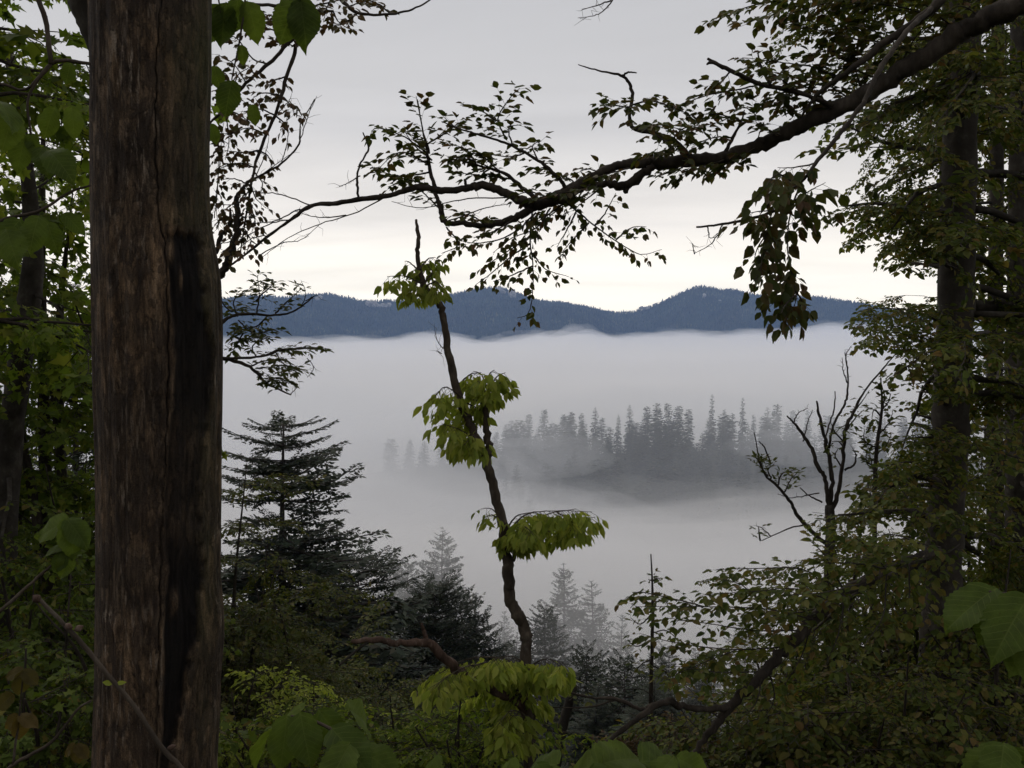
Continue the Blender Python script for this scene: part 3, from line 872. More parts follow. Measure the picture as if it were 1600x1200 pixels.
# ---- conifers of the near slope
def slope_conifer(px, py, d, rfrac, seed, label, top=.06, p=.85, boughs=BOUGH_MID, whorl=.55, per=6, pitch=(.5, -.3), **kw):
    b, h = top_height(px, py, d)
    return conifer('fir_tree' if 'spruce' not in label else 'spruce_tree', label, b, h, rounded(rfrac, top, p), seed, boughs, whorl, per, group='conifers on the slope below', pitch=pitch, **kw)
slope_conifer(693, 829, 105, 7.2, 1, 'tall pale grey spruce in fog left of the slim tree', .05, .62, pitch=(.4, -.25), gap=.1)
slope_conifer(613, 868, 100, 5.6, 2, 'misty spruce behind the dark fir at the fog edge', .06, .65)
slope_conifer(634, 884, 92, 3.0, 3, 'round topped misty fir right beside the misty spruce', .35, .5)
slope_conifer(879, 880, 98, 6.0, 4, 'misty spruce with drooping boughs just right of the slim tree', .04, .68, pitch=(.45, -.4), gap=.08)
slope_conifer(926, 909, 96, 5.6, 5, 'misty spruce second to the right of the slim tree', .04, .7, pitch=(.45, -.42), gap=.08)
slope_conifer(853, 954, 66, 4.4, 6, 'small dark fir close behind the bend of the slim tree', .2, .7, whorl=.45)
slope_conifer(790, 955, 92, 3.6, 7, 'faint fir in the fog left of the slim tree bend', .1, .8)
slope_conifer(972, 962, 90, 3.4, 8, 'faint fir in the fog under the bare sapling top', .1, .8)
slope_conifer(1165, 962, 92, 4.2, 9, 'fog grey fir seen between the lower right branches', .15, .7)
slope_conifer(680, 925, 55, 3.9, 11, 'dark fir with upswept top boughs left of the slim tree', .5, .5, BOUGH, .42, 6, pitch=(.55, -.2))
slope_conifer(722, 934, 58, 2.8, 12, 'dark rounded fir behind the upswept fir', .4, .5, BOUGH_MID, .4, 6)
slope_conifer(758, 968, 58, 4.2, 13, 'dark fir with long side boughs beside the slim tree', .2, .7, BOUGH_MID, .4, 6)
slope_conifer(915, 1015, 50, 3.6, 16, 'dark fir low in the gap right of the slim tree foot', .15, .7, BOUGH_MID, .42, 6)
slope_conifer(975, 1035, 46, 3.4, 17, 'dark fir under the bare topped sapling on the near slope', .2, .7, BOUGH_MID, .42, 6)
slope_conifer(655, 962, 54, 3.6, 18, 'blackish fir between the flat topped fir and the broken branch', .25, .6, BOUGH_MID, .42, 6)
slope_conifer(560, 884, 40, 4.4, 14, 'broad blackish fir below the flat topped fir', .42, .55, BOUGH, .42, 6, pitch=(.3, -.25))
slope_conifer(500, 905, 44, 4.0, 15, 'dark fir hidden low behind the flat topped fir', .3, .6, BOUGH_MID, .45, 6)
# the flat topped fir on the left
b, h = top_height(441, 664, 35)
vary = np.random.default_rng(9)
k_ = 35 / FPX
conifer('fir_tree', 'big dark fir with flat top and level boughs beside the dead trunk', b, h, lambda t: (72 + 150 * (t * h / (300 * k_)) ** .9) * k_ * vary.uniform(.36, 1.25) if t * h < 300 * k_ else 225 * k_ * vary.uniform(.7, 1.1), 21,
        BOUGH, .42, 8, group='conifers on the slope below', pitch=(.24, -.32), gap=.24, tr=.30, lean=-.006)
b, h = top_height(108, 455, 20)
conifer('fir_tree', 'dark fir behind the left edge, between grey beech trunk and dead trunk', b, h, rounded(2.3, .2, .6), 22, BOUGH, .30, 6, pitch=(.4, -.3), gap=.1, tr=.16)
# forest covering the slope and valley sides, copies of four firs
PR = [conifer('fir_tree', 'x', (0, 0, 0), 20, rounded(3.6, .12, .75), 31, BOUGH_MID, .6, 6), conifer('fir_tree', 'x', (0, 0, 0), 20, rounded(3.0, .3, .6), 32, BOUGH_MID, .6, 6),
      conifer('spruce_tree', 'x', (0, 0, 0), 20, rounded(3.9, .06, .9), 33, BOUGH_MID, .6, 6, pitch=(.4, -.4))]
used = [False] * 3
def slope_copy(px, py, d, label, v):
    b, h = top_height(px, py, d)
    if h < 4: h = 4
    s = h / 20
    if not used[v]:
        o = PR[v]; o.location = tuple(b); o.scale = (s, s, s); o['label'] = label; o['group'] = 'firs filling the misty slope'; used[v] = True
    else: copy_thing(PR[v], b, rg.uniform(0, 6.28), max(s, .6), label, 'firs filling the misty slope', s)
for k in range(16): slope_copy(rg.uniform(560, 830), rg.uniform(985, 1030), rg.uniform(58, 84), 'misty dark fir on the lower slope left of the slim tree', int(rg.integers(3)))
for k in range(16): slope_copy(rg.uniform(850, 1120), rg.uniform(1000, 1050), rg.uniform(56, 86), 'misty dark fir on the lower slope right of the slim tree', int(rg.integers(3)))
for k in range(12): slope_copy(rg.uniform(580, 1130), rg.uniform(1060, 1110), rg.uniform(38, 52), 'dark fir low on the near slope under the slim tree', int(rg.integers(3)))
for k in range(10): slope_copy(rg.uniform(1120, 1600), rg.uniform(960, 1060), rg.uniform(55, 88), 'misty fir behind the lower right beech leaves', int(rg.integers(3)))
for k in range(8): slope_copy(rg.uniform(350, 560), rg.uniform(930, 1010), rg.uniform(44, 64), 'dark fir at the foot of the flat topped fir', int(rg.integers(3)))
for k in range(6): slope_copy(rg.uniform(-40, 140), rg.uniform(640, 800), rg.uniform(26, 40), 'dark fir behind the left edge foliage', int(rg.integers(3)))

# ------------------------------------------------------------------ the dead trunk
def snag():
    D = 3.5
    EDGE = np.array([(-1500, 150, 322), (-300, 146, 330), (0, 141, 333), (100, 143, 334), (200, 143, 331), (300, 143, 330), (360, 144, 335), (400, 145, 343), (440, 146, 349), (500, 147, 351),
                     (650, 149, 351), (800, 150, 348), (900, 149, 346), (950, 148, 351), (1000, 147, 352), (1060, 146, 347), (1120, 145, 345), (1200, 143, 341), (1500, 128, 360), (1900, 100, 385)], float)
    t = thing('dead_tree', 'thick barkless dead trunk with long black rot scar standing in front at the left', 'dead tree', P(246, 1700, D))
    # a denser ring of columns on the side of the viewpoint
    q = np.linspace(-1, 1, 211)[:-1]
    th = math.pi * (0.55 * q + 0.45 * q ** 3)                # 0 faces the clearing's near side
    rows = np.concatenate([np.linspace(-1400, -60, 40), np.linspace(-52, 1230, 280), np.linspace(1250, 1720, 24)])
    nr, nc = len(rows), len(th)
    le, ri = np.interp(rows, EDGE[:, 0], EDGE[:, 1]), np.interp(rows, EDGE[:, 0], EDGE[:, 2])
    cpx, rpx = (le + ri) / 2, (ri - le) / 2
    y0_ = P(246, 600, D)[1]                                   # the trunk stands upright on this line
    C = []
    for c, y in zip(cpx, np.clip(rows, -1450, 1750)):
        e = P(c, y, 1.0) - CC; C.append(CC + e * (y0_ / e[1]))
    C = np.array(C); r = rpx / FPX * ((C - CC) @ CF) * .925
    view = np.array([C[nr // 2, 0], C[nr // 2, 1]]); view = -view / np.linalg.norm(view)        # horizontal direction to the camera
    side = np.array([-view[1], view[0]])                                                         # picture right is -side? set below
    if side[0] < 0: side = -side
    TH, RW = np.meshgrid(th, rows)
    pxs = cpx[:, None] + rpx[:, None] * np.sin(TH)
    front = np.cos(TH) > 0
    rad = r[:, None] * (1 + 0 * TH)
    rg = np.random.default_rng(4)
    hz_ = RW / FPX * D
    # flutes and lumps along the grain
    rad += 0.011 * fbm(TH * 4.0, hz_ * 1.3, 5, 4, 1.0) + 0.0048 * fbm(TH * 20, hz_ * 2.6, 6, 3, 1.0) + 0.0014 * fbm(TH * 70, hz_ * 9, 7, 2, 1.0)
    # drying crack
    cx_ = np.interp(rows, [-1400, -50, 0, 60, 100, 250, 340, 368, 382, 470, 560, 700, 800, 900, 1050, 1200, 1700], [262, 258, 256, 249, 245, 243, 248, 250, 258, 261, 263, 258, 252, 250, 246, 245, 240])
    cx_ = cx_ + 1.1 * np.sin(rows * .09) + .8 * np.sin(rows * .23)
    wid = np.interp(rows, [-50, 200, 370, 500, 800, 1200], [.8, .8, 1.2, 1.3, .8, .9])
    dpx = np.abs(pxs - cx_[:, None])
    crack = np.exp(-(dpx / wid[:, None]) ** 2) * front
    rad -= 0.013 * crack
    # rotten scar
    SC = np.array([(370, 262, 316), (385, 258, 320), (430, 264, 318), (480, 268, 320), (520, 272, 325), (560, 271, 328), (620, 268, 330), (680, 263, 322), (760, 259, 316), (830, 256, 312), (870, 263, 318),
                   (900, 258, 313), (960, 255, 305), (1020, 256, 296), (1060, 256, 288), (1100, 257, 274), (1125, 254, 266), (1160, 250, 262), (1190, 249, 255)], float)
    jl = 2.5 * fbm(rows * .035, rows * 0 + 3, 8, 4, 1.0); jr = 7.0 * fbm(rows * .026, rows * 0 + 7, 9, 4, 1.0) + 3.0 * fbm(rows * .16, rows * 0 + 2, 10, 3, 1.0)
    sl_, sr_ = np.interp(rows, SC[:, 0], SC[:, 1]) + jl, np.interp(rows, SC[:, 0], SC[:, 2]) + jr
    ins = np.minimum(pxs - sl_[:, None], sr_[:, None] - pxs)
    lim = np.minimum((RW - 372 - 9 * fbm(pxs * .09, pxs * 0, 31, 3, 1.0)) / 5.0, (1192 - RW) / 6.0)
    ins = np.minimum(ins, lim * 3)
    scar = np.clip((ins + 3.5 + 3 * fbm(TH * 40, hz_ * 9, 33, 3, 1.0)) / 7.5, 0, 1) * front
    scar = scar * scar * (3 - 2 * scar)
    # islands of firm wood left in the scar
    for (ix, iy, w, h) in [(264, 396, 7, 16), (272, 920, 7, 14), (283, 440, 3, 14)]:
        scar *= 1 - np.exp(-((pxs - ix) / w) ** 2 - ((RW - iy) / h) ** 2) * front
    scar = scar * np.interp(RW, [370, 420, 620, 690, 820, 880, 1060, 1120, 1190], [1, 1, .95, .62, .58, 1, 1, .95, .75])
    rad -= 0.017 * scar * (1 + .55 * fbm(TH * 22, hz_ * 4, 12, 4, 1.0))
    rim = np.exp(-((ins - -3.5) / 3.0) ** 2) * front * (RW > 385) * (RW < 1120)
    rad += 0.001 * rim
    # swelling knots
    for (ix, iy, w, h, a) in [(312, 487, 5, 8, .012), (243, 605, 6, 6, .009), (334, 965, 8, 26, .013), (305, 945, 5, 9, .010), (262, 605, 5, 5, .008), (178, 950, 16, 14, .008), (326, 1010, 8, 22, .010), (240, 415, 8, 12, .007)]:
        rad += a * np.exp(-((pxs - ix) / w) ** 2 - ((RW - iy) / h) ** 2) * front
    V = np.zeros((nr, nc, 3))
    V[..., 0] = C[:, 0:1] + rad * (np.cos(TH) * view[0] + np.sin(TH) * side[0])
    V[..., 1] = C[:, 1:2] + rad * (np.cos(TH) * view[1] + np.sin(TH) * side[1])
    V[..., 2] = C[:, 2:3]
    i, j = np.meshgrid(np.arange(nr - 1), np.arange(nc), indexing='ij')
    F = np.stack([i * nc + j, (i + 1) * nc + j, (i + 1) * nc + (j + 1) % nc, i * nc + (j + 1) % nc], -1).reshape(-1, 4)
    if side[0] * view[1] - side[1] * view[0] < 0: F = F[:, ::-1]
    V = V.reshape(-1, 3)
    # broken top
    topc = len(V); V = np.vstack([V, C[:1] + [0, 0, .05]])
    V[:nc, 2] += .10 * np.abs(fbm(th * 3, th * 0, 21, 3)) + .1 * rg.random(nc)
    jj = np.arange(nc); F3 = np.stack([jj, (jj + 1) % nc, np.full(nc, topc)], -1)
    m, nt = new_mat('weathered_dead_wood')
    g_ = N(nt, 'ShaderNodeNewGeometry')
    at = {}
    for nm in ('scar', 'pale', 'moss', 'crack'):
        a = N(nt, 'ShaderNodeAttribute'); a.attribute_name = nm; at[nm] = a.outputs['Fac']
    pos = g_.outputs['Position']
    gr = noise_tex(nt, mapping(nt, pos, (1, 1, 0.17)), 60, 7, .75)
    gr2 = noise_tex(nt, mapping(nt, pos, (1, 1, 0.24)), 24, 7, .72, .4)
    sp = noise_tex(nt, mapping(nt, pos, (1, 1, 0.13)), 62, 6, .65, .2)
    bl = noise_tex(nt, mapping(nt, pos, (1, 1, 0.5)), 5.0, 4, .6)
    fine = noise_tex(nt, pos, 170, 5, .75)
    c = ramp(nt, gr2, [(0.32, (0.022, 0.014, 0.009)), (0.46, (0.062, 0.042, 0.027)), (0.58, (0.110, 0.077, 0.050)), (0.76, (0.20, 0.148, 0.104))])
    c = mixc(nt, 1.0, c, ramp(nt, gr, [(0.36, 0.36), (0.5, 0.95), (0.64, 1.6)]), 'MULTIPLY')
    c = mixc(nt, 1.0, c, ramp(nt, bl, [(0.36, (0.42, 0.40, 0.40)), (0.50, (0.95, 0.91, 0.86)), (0.66, (1.45, 1.32, 1.15))]), 'MULTIPLY')
    fl = math_node(nt, 'MULTIPLY', ramp(nt, sp, [(0.55, 0.0), (0.68, 1.0)]), at['pale'])
    c = mixc(nt, math_node(nt, 'MULTIPLY', fl, .85, clamp=True), c, (0.27, 0.215, 0.165))
    pl = noise_tex(nt, mapping(nt, pos, (1, 1, 0.42)), 17, 8, .68, .5)
    c = mixc(nt, ramp(nt, pl, [(0.50, 0.0), (0.535, .62)]), c, (0.033, 0.023, 0.017))
    ms = math_node(nt, 'MULTIPLY', at['moss'], ramp(nt, bl, [(0.35, 0.1), (0.65, 1.0)]))
    c = mixc(nt, math_node(nt, 'MULTIPLY', ms, .7), c, (0.045, 0.048, 0.018))
    rot = mixc(nt, ramp(nt, sp, [(0.4, 0.0), (0.75, 1.0)]), (0.0045, 0.0034, 0.003), (0.013, 0.009, 0.007))
    c = mixc(nt, at['scar'], c, rot)
    c = mixc(nt, math_node(nt, 'MULTIPLY', at['crack'], .8), c, (0.010, 0.007, 0.006))
    c = mixc(nt, 1.0, c, ramp(nt, fine, [(0.3, .45), (.7, 1.5)]), 'MULTIPLY')
    hgt = math_node(nt, 'ADD', math_node(nt, 'ADD', gr, math_node(nt, 'MULTIPLY', ramp(nt, pl, [(0.50, 0.0), (0.535, 1.0)]), .7)), math_node(nt, 'MULTIPLY', fine, .35))
    out(nt, principled(nt, c, 0.82, 0.22, hgt, .9, .009))
    Vb = V - BASE[t.name]
    me = mesh_from('trunk', Vb, F3, F)
    me.materials.append(m)
    pale = np.clip(np.exp(-((pxs - 200) / 34) ** 2) * np.interp(RW, [-100, 0, 40, 350, 400, 1200], [.4, .6, 1, 1, .45, .5]) + .9 * np.exp(-((pxs - 336) / 12) ** 2) * (RW > 370) +
                   .9 * np.exp(-((pxs - 172 - 6 * np.sin(RW * .01)) / 9) ** 2) * (RW > 930) + .5 * np.exp(-((pxs - 235) / 45) ** 2) * (RW > 950) + .25, 0, 1.3)
    for (ix, iy, w, h) in [(312, 487, 3.5, 6), (305, 945, 3, 8), (338, 968, 3, 14), (243, 604, 4, 3)]:
        pale += 2.2 * np.exp(-((pxs - ix) / w) ** 2 - ((RW - iy) / h) ** 2) * front
    moss = np.clip(np.exp(-((pxs - 322) / 26) ** 2) * np.interp(RW, [-100, 380, 900, 1200], [1, .9, .7, .3]) + .5 * np.exp(-((pxs - 285) / 30) ** 2) * (RW < 360), 0, 1)
    for nm, arr in (('scar', scar), ('pale', pale), ('moss', moss), ('crack', crack)):
        a = me.attributes.new(nm, 'FLOAT', 'POINT'); a.data.foreach_set('value', np.concatenate([(arr + 0 * TH).ravel(), [0]]).astype(np.float32))
    o = bpy.data.objects.new('trunk', me); COL.objects.link(o); o.parent = t
    # stub of a forked limb at the top left
    g = Geo(); X, rad_ = pxpath([(186, 150, 3.56, 20), (168, 92, 3.53, 40), (152, 40, 3.5, 56), (137, -10, 3.46, 60), (118, -90, 3.4, 60), (80, -240, 3.3, 50), (20, -420, 3.2, 40)], 6)
    g.tube(X, rad_, 16, .04, 3); obj('limb_stub', g, M['bark_grey'], t)
    return t
snag()

# ------------------------------------------------------------------ helper for hand placed branches and twigs
def wood(t, lists, mat, name='branch', sides=7, rough=.06, seed=0, wob=.25, thin=1.0):
    res = []
    for k, pts in enumerate(lists):
        X, rad = pxpath([(p[0], p[1], p[2], p[3] * thin) for p in pts], 6, wob, seed + k)
        g = Geo(); g.tube(X, rad, sides, rough, seed + k)
        obj(name, g, mat, t); res.append((X, rad))
    return res
def twig_set(L, tw, rg, lists, d, leaf, step, side, w=3.0, dj=.35, **kw):
    for pts in lists:
        d0 = d + rg.normal(0, .1); dd = rg.uniform(-dj, dj)
        n = len(pts)
        q = [(p[0], p[1], (p[2] if len(p) > 2 else d0 + dd * k / max(n - 1, 1)), w * (1 - .7 * k / max(n - 1, 1))) for k, p in enumerate(pts)]
        X, rad = pxpath(q, 6, .3, int(rg.integers(1e6)))
        tw.tube(X, rad, 4, cap=False)
        leafy(X, L, tw, rg, leaf=leaf, step=step, side=side, **kw)
def bare_set(tw, rg, lists, d, w=2.2, dj=.25, fork=True):
    for pts in lists:
        dd = rg.uniform(-dj, dj); n = len(pts)
        q = [(p[0], p[1], d + dd * k / max(n - 1, 1), (p[2] if len(p) > 2 else w) * (1 - .6 * k / max(n - 1, 1))) for k, p in enumerate(pts)]
        X, rad = pxpath(q, 6, .5, int(rg.integers(1e6)))
        tw.tube(X, rad, 4, cap=False)
        if fork:
            for f in np.arange(.25, .98, .14):
                p, T = along(X, f)
                e = nrm(T * .7 + rg.normal(0, .6, 3)); l = rg.uniform(.04, .13)
                tw.tube([p, p + e * l * .5, p + nrm(e + rg.normal(0, .3, 3)) * l], [rad[-1] * .9, rad[-1] * .7, rad[-1] * .4], 3, cap=False)

# ------------------------------------------------------------------ beech whose limb hangs across the view
def overhang():
    rg = np.random.default_rng(50)
    b = foot(1790, 5.8)
    t = thing('beech_tree', 'beech at the right border whose long knotted limb hangs across the sky', 'tree', b)
    X = np.array([b + [0, 0, -.3], b + [0.03, 0, 1.5], b + [-.02, .05, 3.4], P(1770, -60, 5.9), P(1768, -500, 6.0), P(1790, -1100, 6.2)])
    X = spline(X, 5); g = Geo(); g.tube(X, np.linspace(.21, .12, len(X)), 12, .03, 1); obj('trunk', g, M['bark_dark'], t)
    main = [(1775, -70, 5.9, 60), (1700, -38, 5.95, 48), (1600, 5, 6.1, 41), (1540, 33, 6.2, 38), (1500, 52, 6.3, 38), (1440, 92, 6.4, 36), (1380, 130, 6.5, 35), (1330, 160, 6.55, 32), (1270, 186, 6.6, 30), (1220, 211, 6.7, 28), (1180, 230, 6.8, 25), (1130, 246, 6.8, 25), (1080, 252, 6.9, 23),
            (1030, 254, 6.9, 24), (1000, 254, 6.9, 22), (975, 257, 6.9, 17), (945, 267, 6.92, 18), (905, 291, 7, 25), (870, 310, 7, 25), (840, 320, 7, 22), (818, 315, 7, 19), (790, 301, 7, 15), (757, 291, 7, 15), (738, 291, 7, 15), (722, 296, 7, 12), (690, 297, 7, 12), (650, 293, 7, 11), (610, 305, 7, 10),
            (565, 311, 7, 9), (520, 318, 7, 8), (485, 322, 7.0, 8), (455, 343, 7, 6), (420, 368, 7.05, 5), (380, 400, 7.1, 4), (345, 425, 7.15, 3)]
    second = [(1560, -60, 6.0, 22), (1500, -25, 6.0, 20), (1448, 22, 6.1, 16), (1384, 66, 6.2, 14), (1347, 95, 6.25, 12), (1310, 122, 6.3, 10), (1275, 150, 6.4, 7), (1250, 185, 6.5, 4)]
    hang = [(1455, 15, 6.05, 10), (1421, 44, 5.7, 10), (1390, 85, 5.5, 10), (1367, 121, 5.35, 9), (1353, 155, 5.25, 9), (1323, 196, 5.15, 8), (1279, 250, 5.05, 7), (1252, 285, 5.0, 5)]
    loop = [(1022, 260, 6.85, 14), (1000, 273, 6.85, 18), (978, 290, 6.85, 17), (950, 287, 6.9, 14), (918, 292, 6.95, 15)]
    knob = [(978, 288, 6.85, 15), (977, 300, 6.84, 10)]
    lower = [(845, 318, 7, 15), (815, 335, 7, 15), (785, 347, 7, 14), (755, 353, 7, 13), (725, 348, 7, 10), (697, 348, 7, 11), (689, 328, 7, 9), (681, 300, 7, 8), (672, 265, 7.0, 7), (667, 235, 7, 5), (660, 200, 7, 3), (652, 155, 7, 2)]
    up1 = [(885, 295, 7, 8), (872, 278, 6.95, 7), (840, 250, 6.9, 6), (800, 228, 6.85, 5), (765, 215, 6.8, 4), (720, 202, 6.75, 3), (690, 190, 6.7, 2)]
    up2 = [(845, 316, 7, 9), (815, 293, 7.05, 8), (790, 272, 7.1, 6), (745, 258, 7.15, 4), (700, 246, 7.2, 2)]
    sdead = [(1085, 252, 6.9, 14), (1070, 236, 6.88, 13), (1048, 219, 6.85, 13), (1020, 207, 6.8, 10), (990, 200, 6.8, 8), (984, 178, 6.8, 7), (988, 150, 6.8, 7), (982, 128, 6.8, 6), (970, 118, 6.8, 5), (935, 110, 6.8, 3), (903, 101, 6.8, 2)]
    dead2 = [(1300, 165, 6.5, 10), (1245, 143, 6.4, 9), (1190, 132, 6.35, 8), (1140, 110, 6.3, 8), (1106, 92, 6.3, 5)]
    small = [(1128, 248, 6.8, 8), (1145, 215, 6.75, 6), (1158, 190, 6.7, 4), (1163, 172, 6.7, 2)]
    wood(t, [main], M['bark_dark'], sides=12, rough=.11, seed=2, wob=.10, thin=.84)
    wood(t, [second, hang, loop, knob, lower, up1, up2, sdead, dead2, small], M['bark_dark'], sides=8, rough=.10, seed=3, wob=.18, thin=.84)
    wood(t, [[(1140, 110, 6.3, 6), (1112, 98, 6.28, 5), (1104, 101, 6.28, 3)], [(1205, 134, 6.35, 5), (1190, 105, 6.3, 4), (1184, 82, 6.3, 2)], [(972, 118, 6.8, 4), (982, 113, 6.8, 3), (995, 114, 6.8, 2)],
             [(728, 292, 7, 5), (726, 280, 7, 4)], [(1222, 325, 5.1, 5), (1180, 340, 5.1, 5), (1130, 350, 5.1, 4), (1088, 355, 5.1, 3)], [(560, 311, 7, 4), (558, 285, 7, 4), (562, 258, 7, 3), (576, 232, 7, 3), (567, 207, 7, 2)]], M['bark_dark'], name='dead_twig', seed=30)
    tw = Geo()
    bare_set(tw, rg, [[(795, 308), (720, 312), (660, 325), (612, 315)], [(485, 321), (440, 304), (400, 300), (360, 288)], [(470, 326), (430, 345), (390, 352), (340, 385)], [(610, 303), (560, 330), (500, 350), (450, 372), (410, 402)],
                      [(540, 336), (500, 340), (460, 330)], [(1130, 350), (1112, 380), (1085, 396)], [(1105, 354), (1110, 372), (1122, 365)], [(1085, 396), (1082, 380)], [(1300, 215), (1330, 195), (1345, 190)], [(1180, 228), (1190, 200), (1200, 192)], [(563, 275), (545, 285), (530, 292)], [(700, 345), (760, 325), (800, 318)],
                      [(420, 368), (395, 372), (370, 390)], [(455, 343), (420, 350), (380, 372), (345, 395)]], 7.0, 2.2)
    bare_set(tw, rg, [[(960, -5), (945, 15), (925, 25), (903, 28)], [(955, 0), (935, 8), (910, 15)]], 6.4, 2.5)
    L1 = Leaves()
    tl = [[(672, 240), (660, 200), (650, 150)], [(668, 240), (632, 214), (592, 200), (580, 205)], [(668, 255), (625, 238), (586, 268)], [(670, 270), (622, 275), (580, 262)], [(672, 290), (640, 282), (606, 292)],
          [(675, 250), (650, 230), (632, 205)], [(668, 225), (700, 205), (720, 190)], [(790, 215), (778, 185), (798, 152), (812, 138)], [(782, 192), (757, 176), (738, 168)], [(800, 226), (795, 200), (812, 195)], [(840, 250), (832, 228), (846, 220)],
          [(760, 214), (715, 200), (692, 182)], [(790, 272), (742, 252), (698, 244)], [(780, 268), (745, 240), (702, 252)], [(800, 280), (760, 275), (715, 270)], [(745, 258), (730, 235), (705, 225)], [(820, 240), (795, 245), (760, 240)], [(870, 276), (850, 262), (836, 268)],
          [(905, 290), (882, 276), (858, 284)], [(950, 278), (922, 264), (902, 270)], [(935, 290), (892, 300), (852, 302)], [(985, 262), (955, 270), (925, 280)], [(900, 300), (868, 318), (840, 330)], [(860, 310), (830, 300), (805, 305)], [(940, 295), (915, 312), (895, 330)], [(880, 318), (850, 340), (830, 350)],
          [(690, 330), (660, 300), (640, 285)], [(760, 352), (735, 336), (715, 338)], [(805, 340), (775, 360), (740, 372)]]
    twig_set(L1, tw, rg, tl, 7.0, .076, .036, .20, droop=.3, gap=.66)
    hl = [[(832, 325), (828, 370), (833, 420), (832, 460), (825, 490), (808, 497)], [(830, 380), (800, 400), (770, 425), (742, 446)], [(828, 368), (795, 392), (752, 420)], [(832, 395), (852, 420), (888, 432)], [(838, 332), (795, 368), (742, 380), (700, 368)],
          [(697, 354), (716, 382), (690, 396)], [(880, 312), (920, 345), (962, 376), (1000, 397), (1034, 390)], [(930, 352), (947, 330), (962, 302)], [(962, 374), (986, 356), (1010, 354)], [(900, 332), (882, 366), (870, 386)], [(860, 325), (840, 355), (800, 372), (770, 395)], [(833, 415), (800, 430), (770, 440)], [(920, 348), (895, 375), (880, 392)]]
    twig_set(L1, tw, rg, hl, 7.0, .066, .060, .15, droop=.8, gap=.75, tilt=.7, hang=.35)
    rl = [[(1130, 250), (1095, 262), (1060, 275)], [(1080, 256), (1050, 268), (1030, 275)], [(1180, 232), (1150, 250), (1120, 262)], [(985, 165), (1020, 158), (1062, 172), (1075, 180)], [(985, 168), (960, 165), (943, 166)], [(990, 200), (1030, 195), (1075, 205)], [(1020, 207), (1050, 232), (1010, 240)], [(1048, 220), (1070, 200), (1100, 195)],
          [(1160, 190), (1130, 180), (1095, 178)], [(1158, 195), (1180, 180), (1160, 165)], [(1190, 132), (1150, 140), (1095, 152), (1060, 168)], [(1140, 112), (1125, 130), (1105, 140)], [(1145, 215), (1115, 215), (1085, 225)], [(1220, 212), (1195, 200), (1180, 190)], [(1245, 142), (1215, 120), (1180, 100)], [(1245, 142), (1215, 155), (1225, 165)],
          [(1300, 165), (1265, 140), (1235, 120)], [(1310, 122), (1270, 105), (1225, 98), (1160, 90)], [(1347, 95), (1300, 80), (1255, 88)], [(1384, 66), (1330, 60), (1270, 45), (1240, 38)], [(1384, 66), (1350, 40), (1290, 55)], [(1448, 22), (1400, 10), (1340, 5), (1290, 18)], [(1500, -25), (1400, -20), (1290, 5), (1220, 25)],
          [(1420, -20), (1300, -15), (1190, 5), (1112, 30)], [(1300, -15), (1230, 10), (1165, 38)], [(1300, 170), (1270, 165), (1240, 182)], [(1250, 185), (1235, 165), (1215, 160)], [(1330, 155), (1290, 130), (1265, 115)], [(1380, 128), (1340, 110), (1310, 100)], [(1440, 90), (1400, 70), (1370, 30)], [(1500, 50), (1460, 20), (1430, -10)],
          [(1400, 115), (1430, 60), (1470, 10)], [(1350, 148), (1340, 120), (1325, 85)], [(1540, 30), (1500, 10), (1470, 30)], [(1600, 5), (1560, -10), (1520, 5)]]
    twig_set(L1, tw, rg, rl, 6.6, .078, .029, .25, droop=.35)
    put_leaves(t, L1, 'beech', M['leaf_limb'], 180, 1)
    L2 = Leaves()
    cl = [[(1252, 285), (1236, 330), (1230, 380), (1236, 420), (1244, 465), (1236, 490)], [(1252, 285), (1216, 312), (1196, 370), (1188, 420), (1178, 440)], [(1246, 290), (1215, 272), (1190, 300)], [(1240, 315), (1262, 300), (1290, 285)], [(1235, 335), (1265, 340), (1282, 320)], [(1225, 330), (1190, 330), (1160, 335)],
          [(1215, 345), (1185, 385), (1178, 410)], [(1234, 430), (1215, 455), (1212, 475)], [(1244, 460), (1228, 475), (1220, 490)], [(1244, 455), (1252, 470), (1248, 485)], [(1200, 360), (1220, 400), (1205, 440)], [(1275, 255), (1240, 262), (1215, 262)]]
    twig_set(L2, tw, rg, cl, 5.0, .080, .036, .12, droop=.7, hang=.45, tilt=.6, gap=.7)
    put_leaves(t, L2, 'beech', M['leaf_limb'], 120, 2)
    obj('twigs', tw, M['bark_dark'], t, kind='stuff')
overhang()

